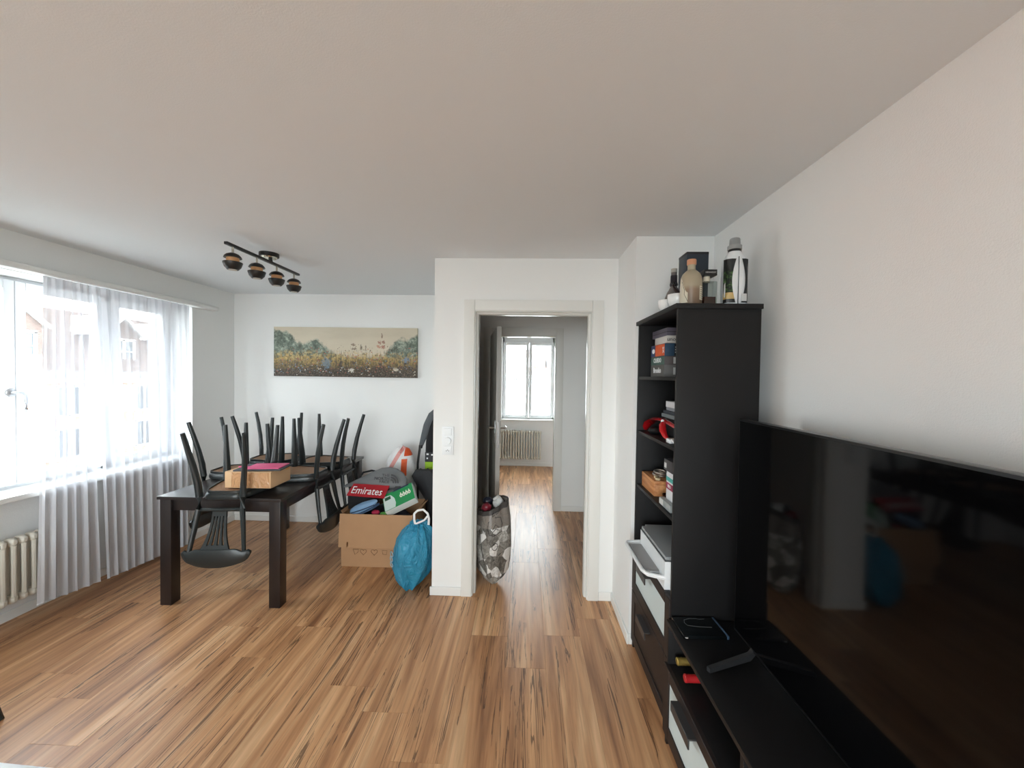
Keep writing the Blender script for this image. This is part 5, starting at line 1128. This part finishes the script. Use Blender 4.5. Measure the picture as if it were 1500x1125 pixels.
# ------------------------------------------------------------------ outdoors
bm = bmesh.new(); box(bm, -90, 60, -60, 90, -6.6, -6.5); struct('ground', bm, mat('street_asphalt', S(104, 106, 104), 0.9, vary=(0.4, 0.1)))
def roof_material(name, ca, cb_, sc=(3.2, 3.2, 3.2)):
    b = NB(name); P_ = b.tc.outputs['Object']; s = b.sep(P_)
    br = b.n.new('ShaderNodeTexBrick'); b.L.new(b.comb(s[1], b.math('MULTIPLY', s[2], 1.3), 0.0), br.inputs['Vector']); br.inputs['Scale'].default_value = 3.0
    br.inputs['Color1'].default_value = ca; br.inputs['Color2'].default_value = cb_; br.inputs['Mortar'].default_value = S(48, 40, 38); br.inputs['Mortar Size'].default_value = 0.03
    b.L.new(br.outputs['Color'], b.p.inputs['Base Color']); b.p.inputs['Roughness'].default_value = 0.85; return b.m
TILE = roof_material('roof_tiles_brown', S(100, 82, 74), S(80, 66, 60)); PINK = mat('salmon_render', S(214, 136, 114), 0.9, vary=(0.8, 0.05)); OUTW = mat('outdoor_white', S(226, 226, 223), 0.7); GUT = mat('zinc', S(126, 128, 131), 0.5); DARKP = mat('house_glass', S(46, 56, 62), 0.1); SHUT = mat('shutter_white', S(214, 217, 215), 0.7)
hs = thing('pink_house', 'salmon pink house with brown tiled roof and dormers outside the curtained window', 'house', (-30, 24, -6.5))
HX = -25.0
bm = bmesh.new(); box(bm, -34.5, HX, 8, 46, -6.5, 1.0); part('wall', bm, PINK, hs)
bm = bmesh.new(); prism(bm, [(HX+0.45, 1.42), (-29.6, 5.35), (-34.9, 1.42), (-34.9, 1.22), (HX+0.45, 1.22)], 'y', 7.5, 46.5); part('roof', bm, TILE, hs)
bm = bmesh.new(); box(bm, HX+0.36, HX+0.58, 7.5, 46.5, 1.20, 1.46); part('gutter', bm, GUT, hs)
bm = bmesh.new(); box(bm, HX, HX+0.12, 8, 46, 0.80, 1.20); part('cornice', bm, OUTW, hs)
for yc in (11.0, 15.2, 19.35, 24.6, 28.8, 33.0):
    d_ = part('dormer', prism(bmesh.new(), [(yc-1.0, 1.9), (yc+1.0, 1.9), (yc+1.0, 3.9), (yc, 4.75), (yc-1.0, 3.9)], 'x', -29.0, HX-0.75), TILE, hs)
    bm = bmesh.new()
    for s in (-1, 1): prism(bm, [(yc+s*1.25, 3.72), (yc, 4.86), (yc, 5.02), (yc+s*1.25, 3.92)], 'x', -29.2, HX-0.55)
    part('dormer_roof', bm, OUTW, d_)
    bm = bmesh.new(); x = HX-0.72
    for a0, a1, c0, c1 in ((-0.72, 0.72, 1.98, 2.10), (-0.72, 0.72, 3.42, 3.56), (-0.72, -0.58, 2.0, 3.5), (0.58, 0.72, 2.0, 3.5), (-0.08, 0.08, 2.0, 3.5), (-0.6, 0.6, 2.72, 2.78)): box(bm, x-0.02, x+0.06, yc+a0, yc+a1, c0, c1)
    wf = part('window', bm, OUTW, d_)
    for s in (-1, 1):
        for z0, z1 in ((2.10, 2.72), (2.78, 3.42)): bm = bmesh.new(); box(bm, x-0.02, x+0.01, yc+s*0.33-0.25, yc+s*0.33+0.25, z0, z1); part('pane', bm, DARKP, wf)
for zc in (-2.4, -0.1, -5.0):
    for yc in (12.0, 16.2, 20.9, 25.2, 29.4, 33.6):
        bm = bmesh.new(); x = HX
        for a0, a1, c0, c1 in ((-0.62, 0.62, -0.95, -0.83), (-0.62, 0.62, 0.68, 0.80), (-0.62, -0.50, -0.9, 0.75), (0.50, 0.62, -0.9, 0.75), (-0.06, 0.06, -0.9, 0.75)): box(bm, x, x+0.08, yc+a0, yc+a1, zc+c0, zc+c1)
        wf = part('window', bm, OUTW, hs)
        for s in (-1, 1): bm = bmesh.new(); box(bm, x, x+0.03, yc+s*0.28-0.22, yc+s*0.28+0.22, zc-0.83, zc+0.68); part('pane', bm, DARKP, wf)
        for s in (-1, 1):
            bm = bmesh.new(); a = yc+s*0.96
            box(bm, x, x+0.05, a-0.31, a-0.26, zc-0.9, zc+0.75); box(bm, x, x+0.05, a+0.26, a+0.31, zc-0.9, zc+0.75)
            for k in range(13): box(bm, x, x+0.045, a-0.27, a+0.27, zc-0.9+0.125*k, zc-0.9+0.125*k+0.085)
            part('shutter', bm, SHUT, wf)
# white house seen through the far window
wh = thing('white_house', 'white house with brown hipped roof and dormers outside the far window', 'house', (4, 30, -6.5))
WY = 26.0
bm = bmesh.new(); box(bm, -1.05, 12, WY, 36, -6.5, 1.6); part('wall', bm, mat('white_render', S(228, 231, 231), 0.9), wh)
bm = bmesh.new(); vs = [(-1.55, WY-0.4, 1.72), (12.4, WY-0.4, 1.72), (12.4, 36.4, 1.72), (-1.55, 36.4, 1.72), (-0.9, 28.6, 3.45), (12.4, 28.6, 3.45), (12.4, 33, 3.45), (-0.9, 33, 3.45)]
V = [bm.verts.new(v) for v in vs]
for f in ((0, 1, 5, 4), (1, 2, 6, 5), (2, 3, 7, 6), (3, 0, 4, 7), (4, 5, 6, 7), (0, 3, 2, 1)): bm.faces.new([V[i] for i in f])
b = NB('roof_tiles_grey'); s = b.sep(b.tc.outputs['Object']); br = b.n.new('ShaderNodeTexBrick'); b.L.new(b.comb(s[0], b.math('MULTIPLY', s[1], 0.8), 0.0), br.inputs['Vector']); br.inputs['Scale'].default_value = 3.0
br.inputs['Color1'].default_value = S(88, 76, 72); br.inputs['Color2'].default_value = S(104, 90, 84); br.inputs['Mortar'].default_value = S(50, 43, 42); b.L.new(br.outputs['Color'], b.p.inputs['Base Color']); b.p.inputs['Roughness'].default_value = 0.85
part('roof', bm, MATS['roof_tiles_grey'], wh)
bm = bmesh.new(); box(bm, -1.6, 12.4, WY-0.52, WY-0.38, 1.62, 1.78); part('gutter', bm, GUT, wh)
for x0, x1 in ((-0.55, 0.80),): part('skylight_bay', rbox(x0, x1+0.45, WY+0.35, 28.0, 2.0, 2.78, 0.01), OUTW, wh)
part('red_roof_patch', rbox(0.45, 1.22, WY+0.30, WY+0.36, 2.02, 2.40, 0), mat('red_tiles', S(186, 98, 80), 0.8), wh)
bm = bmesh.new(); tube(bm, [(0.62, WY+0.28, 2.2), (0.62, WY+0.28, 2.85)], 0.07, 10); part('chimney_pipe', bm, OUTW, wh)
dm = part('dormer', rbox(1.35, 2.6, WY+0.2, 28.4, 2.0, 2.95, 0.01), GUT, wh); part('window', rbox(1.5, 2.45, WY+0.16, WY+0.2, 2.12, 2.78, 0), mat('pale_glass', S(150, 166, 170), 0.2), dm)
def house_window(x0, x1, z0, z1):
    bm = bmesh.new()
    for a, b_, c, d in ((x0, x1, z0, z0+0.06), (x0, x1, z1-0.06, z1), (x0, x0+0.05, z0, z1), (x1-0.05, x1, z0, z1)): box(bm, a, b_, WY-0.06, WY, c, d)
    f = part('window', bm, GUT, wh); part('pane', rbox(x0+0.05, x1-0.05, WY-0.02, WY+0.01, z0+0.06, z1-0.06, 0), mat('blind_white', S(216, 222, 224), 0.6), f)
for a in ((-0.98, -0.72, 0.66, 1.40), (-0.66, 0.92, 0.62, 1.36), (1.35, 2.9, 0.55, 1.38), (0.70, 1.28, -1.6, -0.20), (-1.0, -0.70, -1.6, -0.24), (1.7, 2.6, -1.6, -0.2)): house_window(*a)
SIG = mat('sign_ink', S(56, 74, 76), 0.6)
text('Fernatura', 0.21, SIG, wh, (-0.42, WY-0.03, 0.29), FACE_NEG_Y, name='sign_lettering', ext=0.01); text('Allweg', 0.20, mat('sign_ink_dark', S(30, 40, 42), 0.6), wh, (-0.62, WY-0.03, 0.07), FACE_NEG_Y, name='sign_lettering', ext=0.01)
text('Spar', 0.26, SIG, wh, (1.50, WY-0.03, 0.24), FACE_NEG_Y, name='sign_lettering', ext=0.01)
